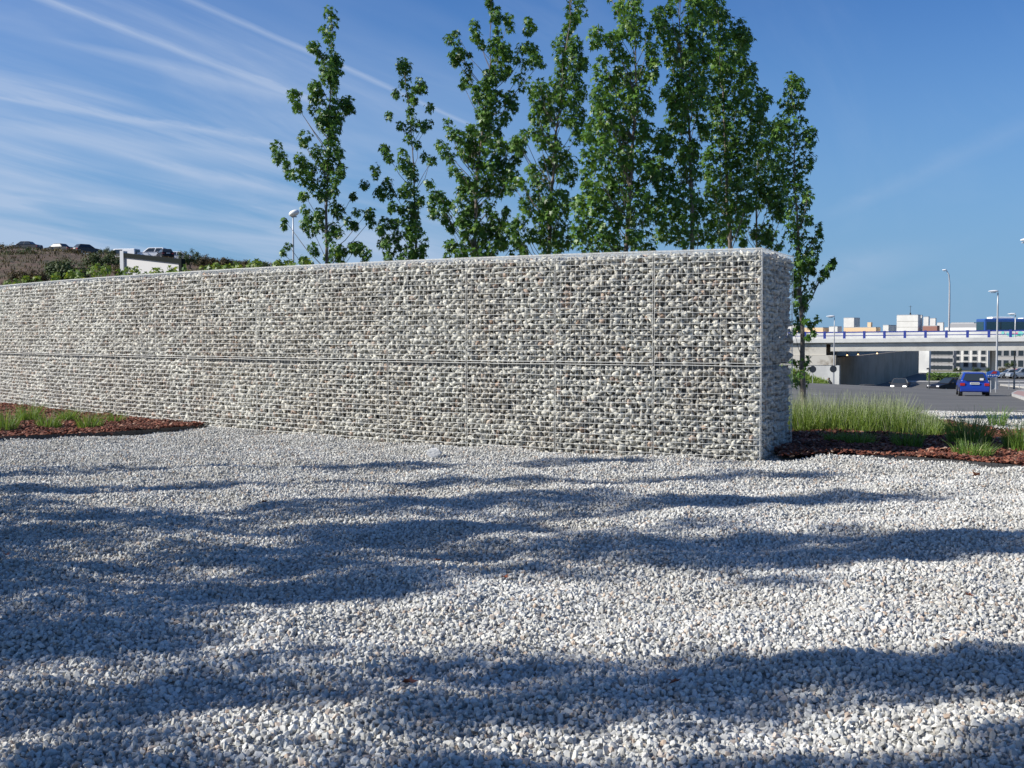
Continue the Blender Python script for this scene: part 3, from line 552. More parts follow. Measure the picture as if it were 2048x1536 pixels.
T8 = [(1450,700,45),(1490,740,45),(1440,780,45),(1500,800,40),(1430,860,50),(1490,880,45),(1420,950,50),(1490,960,50),(1540,960,40),(1400,1030,45),(1460,1040,50),(1530,1040,45),(1420,1110,40),(1480,1110,45),(1540,1110,45),(1360,1140,40),(1500,1170,45),(1550,1180,35),(1340,1210,40),(1440,1260,40),(1490,1280,40),(1450,1310,35),(1390,1290,30),(1330,1330,25),(1480,1340,30),(1540,1350,25),(1420,640,40),(1430,590,30)]
T9 = [(1590,430,35),(1640,450,35),(1590,490,40),(1640,510,35),(1560,560,35),(1620,570,40),(1650,590,25),(1580,610,30),(1540,660,40),(1600,660,40),(1660,660,30),(1510,690,25),(1550,720,45),(1620,720,40),(1690,730,45),(1720,730,20),(1570,780,45),(1640,780,45),(1700,790,30),(1560,850,45),(1630,860,50),(1700,870,40),(1570,920,45),(1640,930,50),(1690,920,30),(1580,990,45),(1640,1000,40),(1600,1060,45),(1650,1060,40),(1690,1080,30),(1590,1130,40),(1640,1130,40),(1680,1130,30),(1600,1200,40),(1650,1210,35),(1700,1210,30),(1590,1270,40),(1640,1280,45),(1750,1250,30),(1740,1300,30),(1630,1350,45),(1690,1340,35),(1740,1370,30),(1640,1420,45),(1700,1410,40),(1640,1480,40),(1700,1480,35),(1720,1440,30),(1780,1480,25),(1780,1500,20),(1820,1450,25),(1830,1440,15)]
T9b = [(350,450,45),(400,440,45),(460,430,35),(340,520,25),(480,470,30),(540,520,25),(530,550,25),(590,490,20),(600,430,25),(640,400,25),(350,560,35),(410,560,35),(480,590,30),(350,640,35),(420,650,40),(460,640,30),(360,700,35),(410,710,35),(350,760,30),(420,760,35),(380,820,40),(430,850,30),(340,860,30),(520,840,25),(470,880,30),(390,900,35),(340,940,30),(440,980,25),(490,940,30),(430,1140,40),(360,1180,30),(400,1190,35),(440,1200,25),(330,1160,20),(340,1270,40),(400,1260,30),(350,1320,40),(430,1340,25)]
K = 2.743
def tr(label, lst, o, trunk_px, d, seed, dup, spread, rb=.075, limb=1.0, dens=1.0, extra=None, leaf=.135, yellow=0.):
    r = np.random.default_rng(seed)
    cw = cl_world(lst, o[0], o[1], K, d, r, spread, dup)
    if extra: cw += cl_world(extra[0], extra[1], extra[2], extra[3], d, r, spread, dup)
    top = [P(x, y, d) for x, y in trunk_px]; base = Vector((top[0].x, d, GZ(top[0].x, d) - .05))
    return make_tree(label, [base] + top, cw, r, leaf, rb, limb, dens, yellow)
tr('slender young tree with sparse leaf tufts, farthest left above the wall', T1, (500, 0), [(652, 520), (655, 300), (662, 180), (664, 20)], 26, 31, 1.5, .35, .075, .4, 1.25)
tr('short sparse young tree, second from the left above the wall', T2, (500, 0), [(832, 515), (828, 330), (820, 240), (808, 128)], 26, 32, 1.5, .35, .07, .45, 1.2)
tr('tall open tree with upright side branches, third from the left above the wall', T3, (500, 0), [(948, 500), (955, 350), (978, 150), (982, -40)], 24, 33, 1.6, .5, .08, .4, 1.2)
tr('tall tree with a narrow leafy spire, fourth from the left above the wall', T4, (1000, 0), [(1097, 500), (1112, 250), (1140, 40), (1142, -70)], 23, 34, 2, .55, .085, .6, .9)
tr('broad bright green tree with pale trunk showing, fifth from the left above the wall', T5, (1000, 0), [(1252, 495), (1262, 350), (1272, 110), (1262, -70)], 21, 35, 1.8, .6, .09, .45, .9, yellow=.08)
tr('dense tall tree topping out of the frame, sixth from the left above the wall', T6, (1000, 0), [(1386, 490), (1378, 250), (1355, 30), (1370, -60)], 21.5, 36, 1.9, .65, .09, .4, .9, yellow=.04)
tr('thickest dark tree, third from the right above the wall', T7, (1000, 0), [(1460, 490), (1448, 250), (1440, 60), (1425, -40)], 22.5, 37, 1.9, .7, .09, .3, .9)
tr('shorter dark tree with bare pale stem, second from the right above the wall corner', T8, (1000, 0), [(1513, 490), (1514, 400), (1520, 215)], 23.5, 38, 2, .5, .07, .5, .9)
tr('narrow tree standing beside the wall end with leaves down to its foot', T9, (1000, 0), [(1607, 800), (1600, 560), (1592, 450), (1587, 250), (1582, 152)], 21, 39, 1.3, .3, .075, .3, .9, extra=(T9b, 1500, 420, 3.84), leaf=.118)

# trees left of the frame whose shadows fall across the gravel
def generic(label, x, y, H, wid, seed, ncl=110, lo=1.4, dens=1.0):
    r = np.random.default_rng(seed); cw = []
    for k in range(ncl):
        h = lo + (H - lo) * r.random() ** .9; q = (h - lo) / (H - lo); rr = wid * (1 - q) ** .55 * (1 + .45 * math.sin(9 * q + seed)) * (.45 + .55 * min(q / .15, 1)); a_ = r.uniform(0, 6.28); s_ = rr * math.sqrt(r.random())
        s_ *= (1.7 if r.random() < .25 else 1.0)
        if r.random() < .08: continue
        cw.append((Vector((x + s_ * math.cos(a_), y + s_ * math.sin(a_), h)), r.uniform(.16, .36)))
    return make_tree(label, [(x, y, -.05), (x + .05, y, H * .5), (x, y + .05, H)], cw, r, .14, .09, .5, dens * .85, 0, 'trees standing left of the gravel yard')
SHT = [('slim sparse tree beside the far end of the yard', -9.8, 12.7, 8.6, .38, 51, 34), ('second slim tree beside the far end of the yard', -9.8, 11.0, 9.2, .45, 57, 44), ('leafy tree left of the middle of the yard', -9.6, 9.3, 9.4, .95, 52, 110),
       ('short bushy tree left of the middle of the yard', -9.2, 8.1, 6.4, 1.15, 58, 95), ('largest full tree left of the yard', -9.0, 7.0, 10.2, 1.15, 53, 165), ('short rounded tree in front of the largest', -8.8, 5.9, 5.6, 1.1, 59, 80),
       ('low wide tree left of the viewer', -8.4, 5.0, 4.6, .8, 54, 50), ('tall dense tree left of the viewer', -8.6, 3.9, 9.6, .85, 55, 140), ('nearest tree left of the viewer', -7.4, 2.75, 8.4, .8, 56, 120)]
for s_ in SHT: generic(*s_)

# ------------------------------------------------------------------ leafy climbers over the wall top at left
def wallback(px, extra):
    r_ = ray(px, 540); best = None
    for y in np.arange(13, 40, .05):
        x = r_[0] * y / r_[1]
        if y > wy(X0 - x) + extra: return y
hr = np.random.default_rng(61)
hed = [(20,566,8),(60,562,9),(105,556,9),(130,552,10),(160,552,9),(185,540,11),(205,540,9),(235,548,8),(260,546,10),(285,550,8),(310,545,10),(335,546,10),(360,540,9),(385,543,8),(410,541,9),(432,535,9),(452,533,9),(470,534,8),(495,529,9),(515,530,8),(545,528,9),(565,528,8),(590,530,8),(610,522,7),(-40,575,10),(-100,582,10)]
hroot = empty('climbing_plants', P(300, 560, wallback(300, 2.4)).xy.to_3d()); tag(hroot, 'low row of yellow-green climbing plants showing over the wall top at left', 'climbing plants')
hc = []; mb = MB()
for x, y, r_ in hed:
    for q in range(2):
        d_ = wallback(x, 2.3 + q * .35); px_, py_ = x + hr.normal() * 7 + q * 9, y + abs(hr.normal()) * 4 - 3
        c_ = P(px_, py_, d_); hc.append((c_ - hroot.location, r_ / F * d_ * 1.2)); 
        for dz in (.3, .65, 1.0): hc.append((c_ - hroot.location - Vector((hr.normal() * .1, 0, dz)), .16))
        if q == 0: mb.tube([Vector((c_.x, d_, 0)) - hroot.location, (c_ - hroot.location) * 1.0 + Vector((.05, 0, -.9)), c_ - hroot.location], [.018, .012, .005], 5)
v, f, tn = foliage(hc, .125, hr, .9, .15); mesh_np('foliage', v, f, M['leaf_y'], hroot, attr=tn); mb.tube([Vector((P(x, 540, wallback(x, 2.3)).x, wallback(x, 2.3), .02)) - hroot.location for x in (-100, 60, 200, 330, 460, 610)], [.02] * 6, 5); mb.build('stems', M['bark'], hroot)

# ------------------------------------------------------------------ grasses / lavender
def blades(n, rad_, hmin, hmax, r, lean=.25, wd=.006, center=(0, 0, 0), seg=3):
    V_, F_, T_ = [], [], []; off = 0
    az = r.uniform(0, 6.28, n); rr = rad_ * np.sqrt(r.random(n)); bx = center[0] + rr * np.cos(az); by = center[1] + rr * np.sin(az); h = r.uniform(hmin, hmax, n)
    la = az + r.normal(0, .6, n); le = lean * (.3 + rr / max(rad_, 1e-3)) * r.uniform(.3, 1.3, n) * h; wa = r.uniform(0, 3.14, n)
    vs = []
    for k in range(seg + 1):
        t = k / seg; cx = bx + np.cos(la) * le * t * t; cy = by + np.sin(la) * le * t * t; cz = center[2] + h * t * (1 - .12 * t); wk = wd * (1 - t * .75)
        vs.append(np.stack([cx - np.cos(wa) * wk, cy - np.sin(wa) * wk, cz], -1)); vs.append(np.stack([cx + np.cos(wa) * wk, cy + np.sin(wa) * wk, cz], -1))
    v = np.stack(vs, 1); m = 2 * (seg + 1); base = (np.arange(n) * m)[:, None]
    f = np.concatenate([base + np.array([[2 * k, 2 * k + 1, 2 * k + 3, 2 * k + 2]]) for k in range(seg)], 0)
    tint = np.clip(r.normal(.45, .22, n), 0, 1)
    return v.reshape(-1, 3), f, np.tile(tint, seg)
def heads(n, rad_, hmin, hmax, r, center, wd=.004):
    v, f, t = blades(n, rad_, hmin, hmax, r, .18, wd, center, 3)
    return v, f, t
def joinv(L_):
    V_, F_, T_ = [], [], []; off = 0
    for v, f, t in L_: V_.append(v); F_.append(f + off); T_.append(t); off += len(v)
    return np.concatenate(V_), np.concatenate(F_), np.concatenate(T_)
gr = np.random.default_rng(71)
mass = []; stk = []
for k in range(330):
    px = gr.uniform(1560, 1875); 
    y0_ = 18.15 - .42 * max(((px - 1024) / F * 17.5) - 4.46, 0) ; y = gr.uniform(y0_, y0_ + 1.7); x = (px - 1024) / F * y
    if in_wall(np.array(x), np.array(y)): continue
    ef = (1 - .5 * max((px - 1800) / 75, 0)) * gr.uniform(.68, 1.1)
    mass.append(blades(62, .20, .12, .46 * ef, gr, .35, .0065, (x, y, .05))); stk.append(heads(10, .16, .42 * ef, .74 * ef, gr, (x, y, .05)))
v, f, t = joinv(mass); go_ = mesh_np('lavender_bed', v, f, M['grass'], attr=t); tag(go_, 'dense band of tall feathery green grass-like plants beside the wall end', 'tall grass', kind='stuff')
v, f, t = joinv(stk); tag(mesh_np('flower_stalks', v, f, M['stalk'], attr=t), 'pale grey-purple flower stalks rising from the tall green band', 'flower stalks', kind='stuff')
TG = mat('tuft_green', (.2, .3, .08), .6, tintcols=[(0, (.06, .13, .02)), (.5, (.14, .25, .04)), (.85, (.24, .36, .08)), (1, (.40, .44, .20))], trans=.3)
def tuft(px, py, h, rd, label, n=130, st=20, greyish=False):
    p = ground_hit(px, py, .05); o = empty('lavender_plant', p); tag(o, label, 'plant', 'small tufted plants in the mulch beds')
    v, f, t = blades(int(n * 1.8), rd, h * .3, h * .85, gr, .5, .006, (0, 0, 0)); mesh_np('foliage', v, f, TG, o, attr=t)
    if st: v, f, t = heads(st, rd * .8, h * .75, h * 1.15, gr, (0, 0, 0)); mesh_np('stalks', v, f, M['stalk'], o, attr=t)
for a in [(10, 864, .50, .22, 'bushy green tuft at the left edge of the photo in the left bed'), (58, 846, .50, .20, 'tall green tuft by the wall second from the left edge'), (97, 860, .40, .19, 'green tuft close to the edging in the left bed'),
          (136, 846, .36, .16, 'small green tuft near the middle of the left bed by the wall'), (181, 859, .40, .20, 'round green tuft on red mulch nearest the middle of the left bed'), (232, 849, .32, .14, 'smallest green tuft nearest the tip of the left bed', 70, 0),
          (1938, 893, .62, .28, 'tall pale green tuft standing alone in the right bed in front of the white gravel', 260, 60), (1945, 915, .32, .24, 'low grey-green tuft with dry base close to the edging of the right bed', 160, 10),
          (2044, 905, .60, .22, 'tall green tuft cut off by the right edge of the photo', 200, 50), (1672, 890, .26, .16, 'shaded dark green tuft beside the wall end in the right bed', 150, 10),
          (1722, 895, .32, .18, 'shaded green tuft at the middle of the right bed', 160, 14), (1815, 897, .38, .2, 'green tuft at the edge of the wall shadow in the right bed', 180, 18), (1905, 868, .30, .2, 'small tuft behind the mulch of the right bed near the white gravel', 90, 14), (1995, 850, .5, .15, 'thin tuft of pale stalks behind the right bed', 50, 0)]:
    tuft(*a)

# ------------------------------------------------------------------ small things on the gravel
def rock(px, py, s, name, label):
    p = ground_hit(px, py, 0); bm = bmesh.new(); rr = np.random.default_rng(int(px)); q = rr.normal(size=(18, 3)); q /= np.linalg.norm(q, axis=1)[:, None]
    for c_ in q: bm.verts.new(Vector(c_) * s * .5)
    bmesh.ops.delete(bm, geom=[g for g in bmesh.ops.convex_hull(bm, input=bm.verts[:])['geom_interior'] if isinstance(g, bmesh.types.BMVert)], context='VERTS')
    me = bpy.data.meshes.new(name); bm.to_mesh(me); bm.free(); me.materials.append(M['rock']); o = bpy.data.objects.new(name, me); C.objects.link(o); o.location = p + Vector((0, 0, s * .3 + .01)); o.scale = (1.2, 1, .85); tag(o, label, 'rock')
rock(868, 917, .2, 'rock', 'lone fist-sized white rock lying on the gravel near the wall foot')
def deadleaf(px, py, s, label, rz=0.):
    p = ground_hit(px, py, 0); v = LV * 2 * s; v = v.copy(); v[:, 2] = np.abs(v[:, 0]) * .6 + .02 * np.sin(v[:, 1] * 40)
    o = mesh_np('fallen_leaf', v, LF, M['deadleaf']); o.location = p + Vector((0, 0, .045 + undul(p.x, p.y))); o.rotation_euler = (-.5, .3, rz); tag(o, label, 'leaf', 'dry leaves fallen on the gravel')
for a in [(1008, 1168, .05, 'dark brown leaf near the centre of the gravel', .3), (1955, 958, .075, 'reddish leaf near the edging at right', 1.2), (530, 1014, .045, 'orange leaf in the shade left of centre', 2), (820, 1390, .055, 'dark leaf in the near left-centre shade', .8), (1352, 1389, .04, 'small brown leaf in the near shade right of centre', 2.2),
          (1893, 1305, .03, 'orange leaf sticking up at the far right foreground', 1), (1778, 933, .05, 'brown leaf below the right bed edging', 0), (877, 1136, .035, 'tiny reddish leaf left of the central brown leaf', 1.9), (1940, 1208, .04, 'dark red leaf on the sunny gravel at right', .5), (12, 1125, .04, 'dark leaf at the left edge in deep shade', .5)]: deadleaf(*a)

# ------------------------------------------------------------------ road, pavement
def patch(name, cols, m, label, cat, dz=.0, kind='structure', sub=24):
    """cols: list of ((x,y) near, (x,y) far)"""
    n = len(cols); nr_ = lerpc([c[0] for c in cols], 60); fr_ = lerpc([c[1] for c in cols], 60); t = (np.linspace(0, 1, sub) ** 1.0)[:, None, None]
    g = nr_[None] * (1 - t) + fr_[None] * t; x, y = g[..., 0], g[..., 1]; v = np.stack([x, y, G(x, y) + dz], -1).reshape(-1, 3); i = (np.arange(59)[None] + 60 * np.arange(sub - 1)[:, None]).ravel()
    return tag(mesh_np(name, v, np.stack([i, i + 1, i + 61, i + 60], 1), m, smooth=True), label, cat, kind=kind)
def gh(px, py): p = ground_hit(px, py); return (p.x, p.y)
near = [(-8, 34), gh(1500, 812), gh(1600, 814), gh(1700, 818), gh(1780, 822), gh(1860, 827), gh(2048, 834), gh(2300, 845), (32, 28)]
patch('road', [(p, q) for p, q in zip(near, [(-12, 205), (20, 205), (30, 205), (45, 205), (60, 205), (75, 205), (105, 205), (130, 205), (160, 205)])], M['asphalt'], 'grey asphalt road curving down towards the bridge underpass', 'road', .05, sub=90)
def slab(name, outline, m, label, cat, h=.13, mk=None, zf=None, dz=.05):
    zf = zf or (lambda x, y: GZ(x, y)); b = [Vector((x, y, zf(x, y) + dz)) for x, y in outline]
    mb = MB(); n = len(b); mb.v = [tuple(p - Vector((0, 0, .3))) for p in b] + [tuple(p + Vector((0, 0, h))) for p in b]
    mb.f = [tuple(range(n))[::-1], tuple(range(n, 2 * n))] + [(i, (i + 1) % n, n + (i + 1) % n, n + i) for i in range(n)]
    return tag(mb.build(name, m), label, cat, kind='structure')
# pink pavement with kerb at the right edge
pv = [gh(2021, 793), gh(2030, 787), gh(2050, 778), gh(2100, 779), gh(2260, 786), gh(2260, 830), gh(2120, 815), gh(2048, 803)]
slab('pavement', pv, M['kerb'], 'kerb-edged pavement island at the right edge of the road', 'pavement', .13)
cpv = np.mean(np.array(pv), 0); slab('paving', [tuple(cpv + (np.array(p) - cpv) * .95) for p in pv], M['pinkpave'], 'pink paving on top of the pavement island at right', 'paving', .136)
farp_ = [(66, 141), (150, 141), (170, 152), (66, 152)]
slab('pavement', farp_, M['palepave'], 'pale pavement band beyond the road under the bridge', 'pavement', .13, zf=lambda x, y: -5.2 + (y - 141) * .01)
for a, b, lb in [((1855, 779), (1874, 781), 'short white dash on the road near the thin signpost'), ((1627, 791), (1639, 793), 'small white dash on the road beside the tree')]:
    p = ground_hit(*a); q = ground_hit(*b); mb = MB(); d = (q - p); s_ = Vector((0, 1, 0)) * .5
    pts4 = [p, q, q + s_, p + s_]; mb.poly([Vector((t_.x, t_.y, GZ(t_.x, t_.y) + .065)) for t_ in pts4]); tag(mb.build('road_marking', M['paint']), lb, 'road marking', 'worn white dashes painted on the road')

# ------------------------------------------------------------------ vehicles
def car(label, pos, rz, paint, kind='hatch', wagon=0, lights_on=False, group=None, s=1.0, cat='car', plate=True):
    o = empty('car', pos, rz); tag(o, label, cat, group)      # local: +x forward, rear at x=0..L
    Lc, Wc, Hc = {'hatch': (3.75, 1.64, 1.42), 'sedan': (4.4, 1.72, 1.43), 'van': (4.6, 1.85, 1.95), 'suv': (4.5, 1.8, 1.65), 'pickup': (4.9, 1.8, 1.7)}[kind]
    x0 = -Lc / 2; hw = Wc / 2; belt = .93 if kind != 'van' else 1.1
    prof = {'hatch': [(0, .30), (-.02, .55), (.05, .80), (.12, belt), (2.55, belt), (3.3, .82), (3.68, .68), (3.75, .45), (3.72, .28)],
            'sedan': [(0, .32), (-.02, .6), (.06, .95), (.9, 1.0), (3.1, belt), (4.0, .80), (4.36, .65), (4.4, .42), (4.36, .28)],
            'van': [(0, .30), (0, .6), (.0, 1.0), (.02, belt), (3.7, belt), (4.25, .98), (4.55, .8), (4.6, .5), (4.56, .28)],
            'suv': [(0, .35), (-.02, .6), (.04, .9), (.1, 1.0), (3.1, 1.0), (4.1, .92), (4.44, .78), (4.5, .5), (4.46, .34)],
            'pickup': [(0, .35), (0, .6), (0, .95), (.02, 1.0), (3.3, 1.0), (4.3, .92), (4.84, .78), (4.9, .5), (4.86, .34)]}[kind]
    if kind in ('suv', 'pickup'): belt = 1.0
    st = [(-1, .96, 0), (1, .96, 0)]
    mb = MB(); n = len(prof)
    rings = [(-hw * .93, .0), (-hw, .06), (hw, .06), (hw * .93, .0)]
    for yk, ins in rings:
        for (x, z) in prof:
            k = (z > .8) * ins * .0
            mb.v.append((x0 + x + (ins and 0), yk * (.95 if z > .9 else 1), z))
    for k in range(3):
        for i in range(n):
            j = (i + 1) % n; mb.f.append((k * n + i, k * n + j, (k + 1) * n + j, (k + 1) * n + i))
    mb.f += [tuple(range(n)), tuple(reversed(range(3 * n, 4 * n)))]
    mb.build('body', paint, o, bevel=.06, smooth=False)
    g = {'hatch': ((.12, 2.75), (.60, 2.0)), 'sedan': ((.75, 3.3), (1.35, 2.55)), 'van': ((.03, 4.1), (.12, 3.3)), 'suv': ((.1, 3.3), (.35, 2.5)), 'pickup': ((1.5, 3.5), (1.75, 2.75))}[kind]
    zb = belt - .03; bw, tw = hw * .94, hw * .69 if kind != 'van' else hw * .86
    B = [Vector((x0 + g[0][0], -bw, zb)), Vector((x0 + g[0][1], -bw, zb)), Vector((x0 + g[0][1], bw, zb)), Vector((x0 + g[0][0], bw, zb))]
    T_ = [Vector((x0 + g[1][0], -tw, Hc)), Vector((x0 + g[1][1], -tw, Hc)), Vector((x0 + g[1][1], tw, Hc)), Vector((x0 + g[1][0], tw, Hc))]
    mb = MB(); mb.v = [tuple(p) for p in B + T_]; mb.f = [(3, 2, 1, 0), (4, 5, 6, 7)] + [(i, (i + 1) % 4, 4 + (i + 1) % 4, 4 + i) for i in range(4)]
    mb.build('cabin', paint, o, bevel=.09)
    def pane(i, u0, u1, v0, v1, nm='window'):
        a_, b_, c_, d_ = B[i], B[(i + 1) % 4], T_[(i + 1) % 4], T_[i]
        q = lambda u_, v_: (a_.lerp(b_, u_)).lerp(d_.lerp(c_, u_), v_)
        nn = (b_ - a_).cross(d_ - a_).normalized() * .008; pts_ = [q(u0, v0) + nn, q(u1, v0) + nn, q(u1 - .02, v1) + nn, q(u0 + .02, v1) + nn]
        MB().prism(pts_, -nn * 1.5).build(nm, M['glass'], o)
    if kind == 'pickup' or kind == 'van': sides = [(.55, .94)] if kind == 'van' else [(.1, .9)]
    else: sides = [(.06, .34), (.37, .92)] if kind == 'hatch' else [(.07, .46), (.49, .93)]
    for u0, u1 in sides: pane(0, u0, u1, .12, .86); pane(2, 1 - u1, 1 - u0, .12, .86)
    pane(1, .06, .94, .1, .9, 'windscreen'); pane(3, .08, .92, .14, .86, 'rear_window')
    r_ = .29 if kind in ('hatch', 'sedan') else .34
    for wx in (.62, Lc - .78):
        for sy in (-1, 1):
            p = Vector((x0 + wx, sy * (hw - .20), r_)); wh = MB().bar(p, p + Vector((0, sy * .21, 0)), r_, 18).build('wheel', M['tyre'], o)
            MB().bar(p + Vector((0, sy * .2, 0)), p + Vector((0, sy * .216, 0)), r_ * .62, 14).build('rim', M['rim'], wh)
    for sy in (-1, 1):
        z_ = .72 if kind != 'van' else .8
        MB().box((x0 + .02, sy * (hw - .17), z_ + .02), (.09, .26, .16)).build('tail_light', M['redlens'], o, bevel=.01)
        MB().box((x0 + Lc - .10, sy * (hw - .26), .68), (.12, .34, .13)).build('headlight', M['headlight'] if lights_on else M['whitelens'], o, bevel=.015)
        MB().box((x0 + g[0][1] - .45, sy * (hw + .06), belt + .05), (.12, .17, .12)).build('mirror', paint if kind != 'hatch' else M['blackp'], o, bevel=.02)
    MB().box((x0 - .035, 0, .42), (.12, Wc * .94, .17)).build('rear_bumper', paint, o, bevel=.03)
    MB().box((x0 + Lc - .01, 0, .40), (.12, Wc * .92, .18)).build('front_bumper', paint, o, bevel=.03)
    if plate: MB().box((x0 - .005 if kind != 'hatch' else x0 - .018, 0, .80), (.03, .50, .115)).build('number_plate', M['plate'], o)
    return o
def onroad(px, d, dz=.05): x = P(px, 700, d).x; return Vector((x, d, GZ(x, d) + dz))
cb = car('blue hatchback driving away towards the bridge', onroad(1946, 66.5), rad(90 - 18.5), M['car_blue'])
x0_ = -3.75 / 2
MB().box((x0_ + .19, -.38, 1.02), (.02, .2, .16)).build('sticker', M['plate'], cb)
MB().box((x0_ + .05, 0, .955), (.03, 1.0, .05)).build('high_brake_light', M['blackp'], cb)
def glyphs(w_, h_, n, m_, parent, org, ax, up, r):       # illegible dashes standing for small characters
    pass
# plate characters: the text itself cannot be read in the photo; small dark strokes keep its look
ps = MB()
for k in range(7):
    yk = .19 - k * .063; ps.box((x0_ - .036, yk, .80), (.006, .03, .062))
ps.build('plate_characters', M['blackp'], cb)
car('black car half hidden behind the blue hatchback', Vector((P(1905, 700, 104).x, 104, -3.70)), rad(200), M['car_black'], 'sedan')
car('dark car with lit headlights coming out of the underpass', Vector((P(1800, 700, 118).x, 118, -4.30)), rad(-112), M['car_grey'], 'sedan', lights_on=True)
car('low dark car passing beneath the bridge by the wall', Vector((P(1731, 700, 121).x, 121, -5.05)), rad(188), M['car_grey'], 'sedan')
# cars on top of the embankment
def oncrest(px, ytop, d, H): p = P(px, ytop, d); return Vector((p.x, p.y, p.z - H + .45))
HG = 'cars parked on top of the embankment'
car('dark grey parked car farthest left on the embankment', oncrest(50, 489.5, 158, 1.43), rad(172), M['car_grey'], 'sedan', group=HG)
car('dark parked car with pale windscreen, second from the left on the embankment', oncrest(117, 494, 158, 1.43), rad(160), M['car_grey'], 'sedan', group=HG)
car('grey parked car with red tail light, third from the left on the embankment', oncrest(174, 495.5, 158, 1.42), rad(50), M['car_grey'], 'hatch', group=HG)
car('white parked van just left of the billboard post', oncrest(247, 504.5, 160, 1.95), rad(168), M['car_white'], 'van', group=HG, cat='van')
car('white parked car above the billboard', oncrest(303, 502, 160, 1.65), rad(178), M['car_white'], 'suv', group=HG)
car('black parked car above the billboard beside the white one', oncrest(330, 503.5, 155, 1.55), rad(120), M['car_black'], 'hatch', group=HG)
car('white parked car whose bonnet peeps over the right end of the billboard', oncrest(352, 510, 158, 1.43), rad(182), M['car_white'], 'sedan', group=HG)

# ------------------------------------------------------------------ shrubs
def shrub(px, py, rp, d, label, m='shrub', hscale=.8, seed=1, group='shrubs on the embankment', name='shrub', n=900, leaf=None):
    c = P(px, py, d); rw = rp / F * d; g = GZ(c.x, d); base = Vector((c.x, c.y, min(g, c.z - rw * hscale * .5)))
    o = empty(name, base); tag(o, label, 'shrub', group); r = np.random.default_rng(seed); cc = []
    rw *= 1.2; n = int(n * 3.2)
    for k in range(26):
        a_ = r.uniform(0, 6.28); q = r.random() ** .5; zt = r.uniform(-.5, 1) * (1 - .6 * q)
        cc.append((Vector((math.cos(a_) * q * rw, math.sin(a_) * q * rw * .7, (c.z - base.z) + zt * rw * hscale)), rw * .3))
    P_ = []; N_ = []; 
    for c_, rr in cc:
        k_ = n // 26; d_ = r.normal(size=(k_, 3)); d_ /= np.linalg.norm(d_, axis=1)[:, None]; P_.append(np.array(c_) + d_ * rr * r.uniform(.3, 1.1, (k_, 1))); N_.append(d_ + np.array([0, 0, .5]))
    P_ = np.concatenate(P_); N_ = np.concatenate(N_); lz = leaf or rw * .13
    v, f, t = bake_leaves(P_, r.normal(size=P_.shape) + [0, 0, .5], N_, lz * r.uniform(.6, 1.4, len(P_)), np.clip(r.normal(.45, .25, len(P_)), 0, 1))
    mesh_np('foliage', v, f, M[m], o, attr=t); mb = MB()
    for k in range(5): mb.bar((r.normal() * .05 * rw, 0, 0), Vector((r.normal() * .4 * rw, r.normal() * .2 * rw, (c.z - base.z))), rw * .03, 5, rw * .01)
    mb.build('stems', M['bark'], o)
for k, a in enumerate([(208, 527, 30, 120, 'large round green shrub left of the billboard', 'shrub', .85), (128, 548, 38, 105, 'wide low green shrub low on the embankment at left', 'shrub', .45), (40, 520, 34, 128, 'dark shrub below the leftmost parked car', 'shrub', .5),
                       (5, 503, 26, 140, 'brownish shrub at the left edge on the crest', 'dryshrub', .7), (95, 510, 22, 142, 'dry brown shrub between the first two parked cars', 'dryshrub', .6), (142, 509, 16, 143, 'small dry shrub between the second and third parked cars', 'dryshrub', .6), (215, 508, 14, 145, 'dry shrub on the crest right of the third parked car', 'shrub', .7),
                       (378, 518, 17, 120, 'fluffy green shrub right of the billboard', 'shrub', 1.1), (412, 526, 20, 125, 'reddish dry shrub right of the billboard shrub', 'dryshrub', .6), (445, 528, 18, 128, 'dry tawny shrub midway along the embankment skyline', 'dryshrub', .55), (482, 533, 20, 130, 'tawny shrub toward the right of the embankment', 'dryshrub', .5), (60, 558, 30, 95, 'dark patchy shrub at the bottom left of the embankment', 'dryshrub', .4),
                       (530, 538, 24, 130, 'low green shrub where the embankment meets the wall top', 'shrub', .45), (250, 540, 22, 110, 'brown shrub behind the billboard post', 'dryshrub', .5), (170, 530, 20, 125, 'brown shrub between the green shrubs', 'dryshrub', .4)]):
    shrub(a[0], a[1], a[2], a[3], a[4], a[5], a[6], seed=80 + k)
fr = np.random.default_rng(95); fl = []
for k in range(1100):
    px = fr.uniform(-150, 640); r_ = (px - 1024) / F; d_ = fr.uniform(95, 147); xx = r_ * d_; fl.append(blades(7, .6, .12, .5, fr, .6, .05, (xx, d_, GZ(xx, d_) - .1)))
v, f, t = joinv(fl); tag(mesh_np('dry_grass', v, f, M['dryshrub'], attr=t), 'dry brown grass covering the embankment and its crest', 'dry grass', kind='stuff')
# ------------------------------------------------------------------ billboard, lamps
b0 = P(249, 508, 86); b1 = P(363, 520.5, 82); o = empty('billboard', Vector((b0.x, b0.y, GZ(b0.x, b0.y)))); tag(o, 'blank white billboard with dark frame standing on posts before the embankment', 'billboard')
q0 = b0 - o.location; q1 = b1 - o.location; dd = (q1 - q0); fl_ = Vector((dd.x, dd.y, 0)).normalized(); nn = Vector((fl_.y, -fl_.x, 0))
def bq(s0, s1, t0, t1, out, th): 
    pp_ = [q0.lerp(q1, s0) + Vector((0, 0, t0)), q0.lerp(q1, s1) + Vector((0, 0, t0)), q0.lerp(q1, s1) + Vector((0, 0, t1)), q0.lerp(q1, s0) + Vector((0, 0, t1))]
    return MB().prism([p_ + nn * out for p_ in pp_], -nn * th)
bq(0, 1, -2.7, -.2, 0, .08).build('panel', M['panelw'], o)
bq(-.01, 1.01, -.24, .08, .14, .3).build('top_beam', M['frame'], o, bevel=.01)
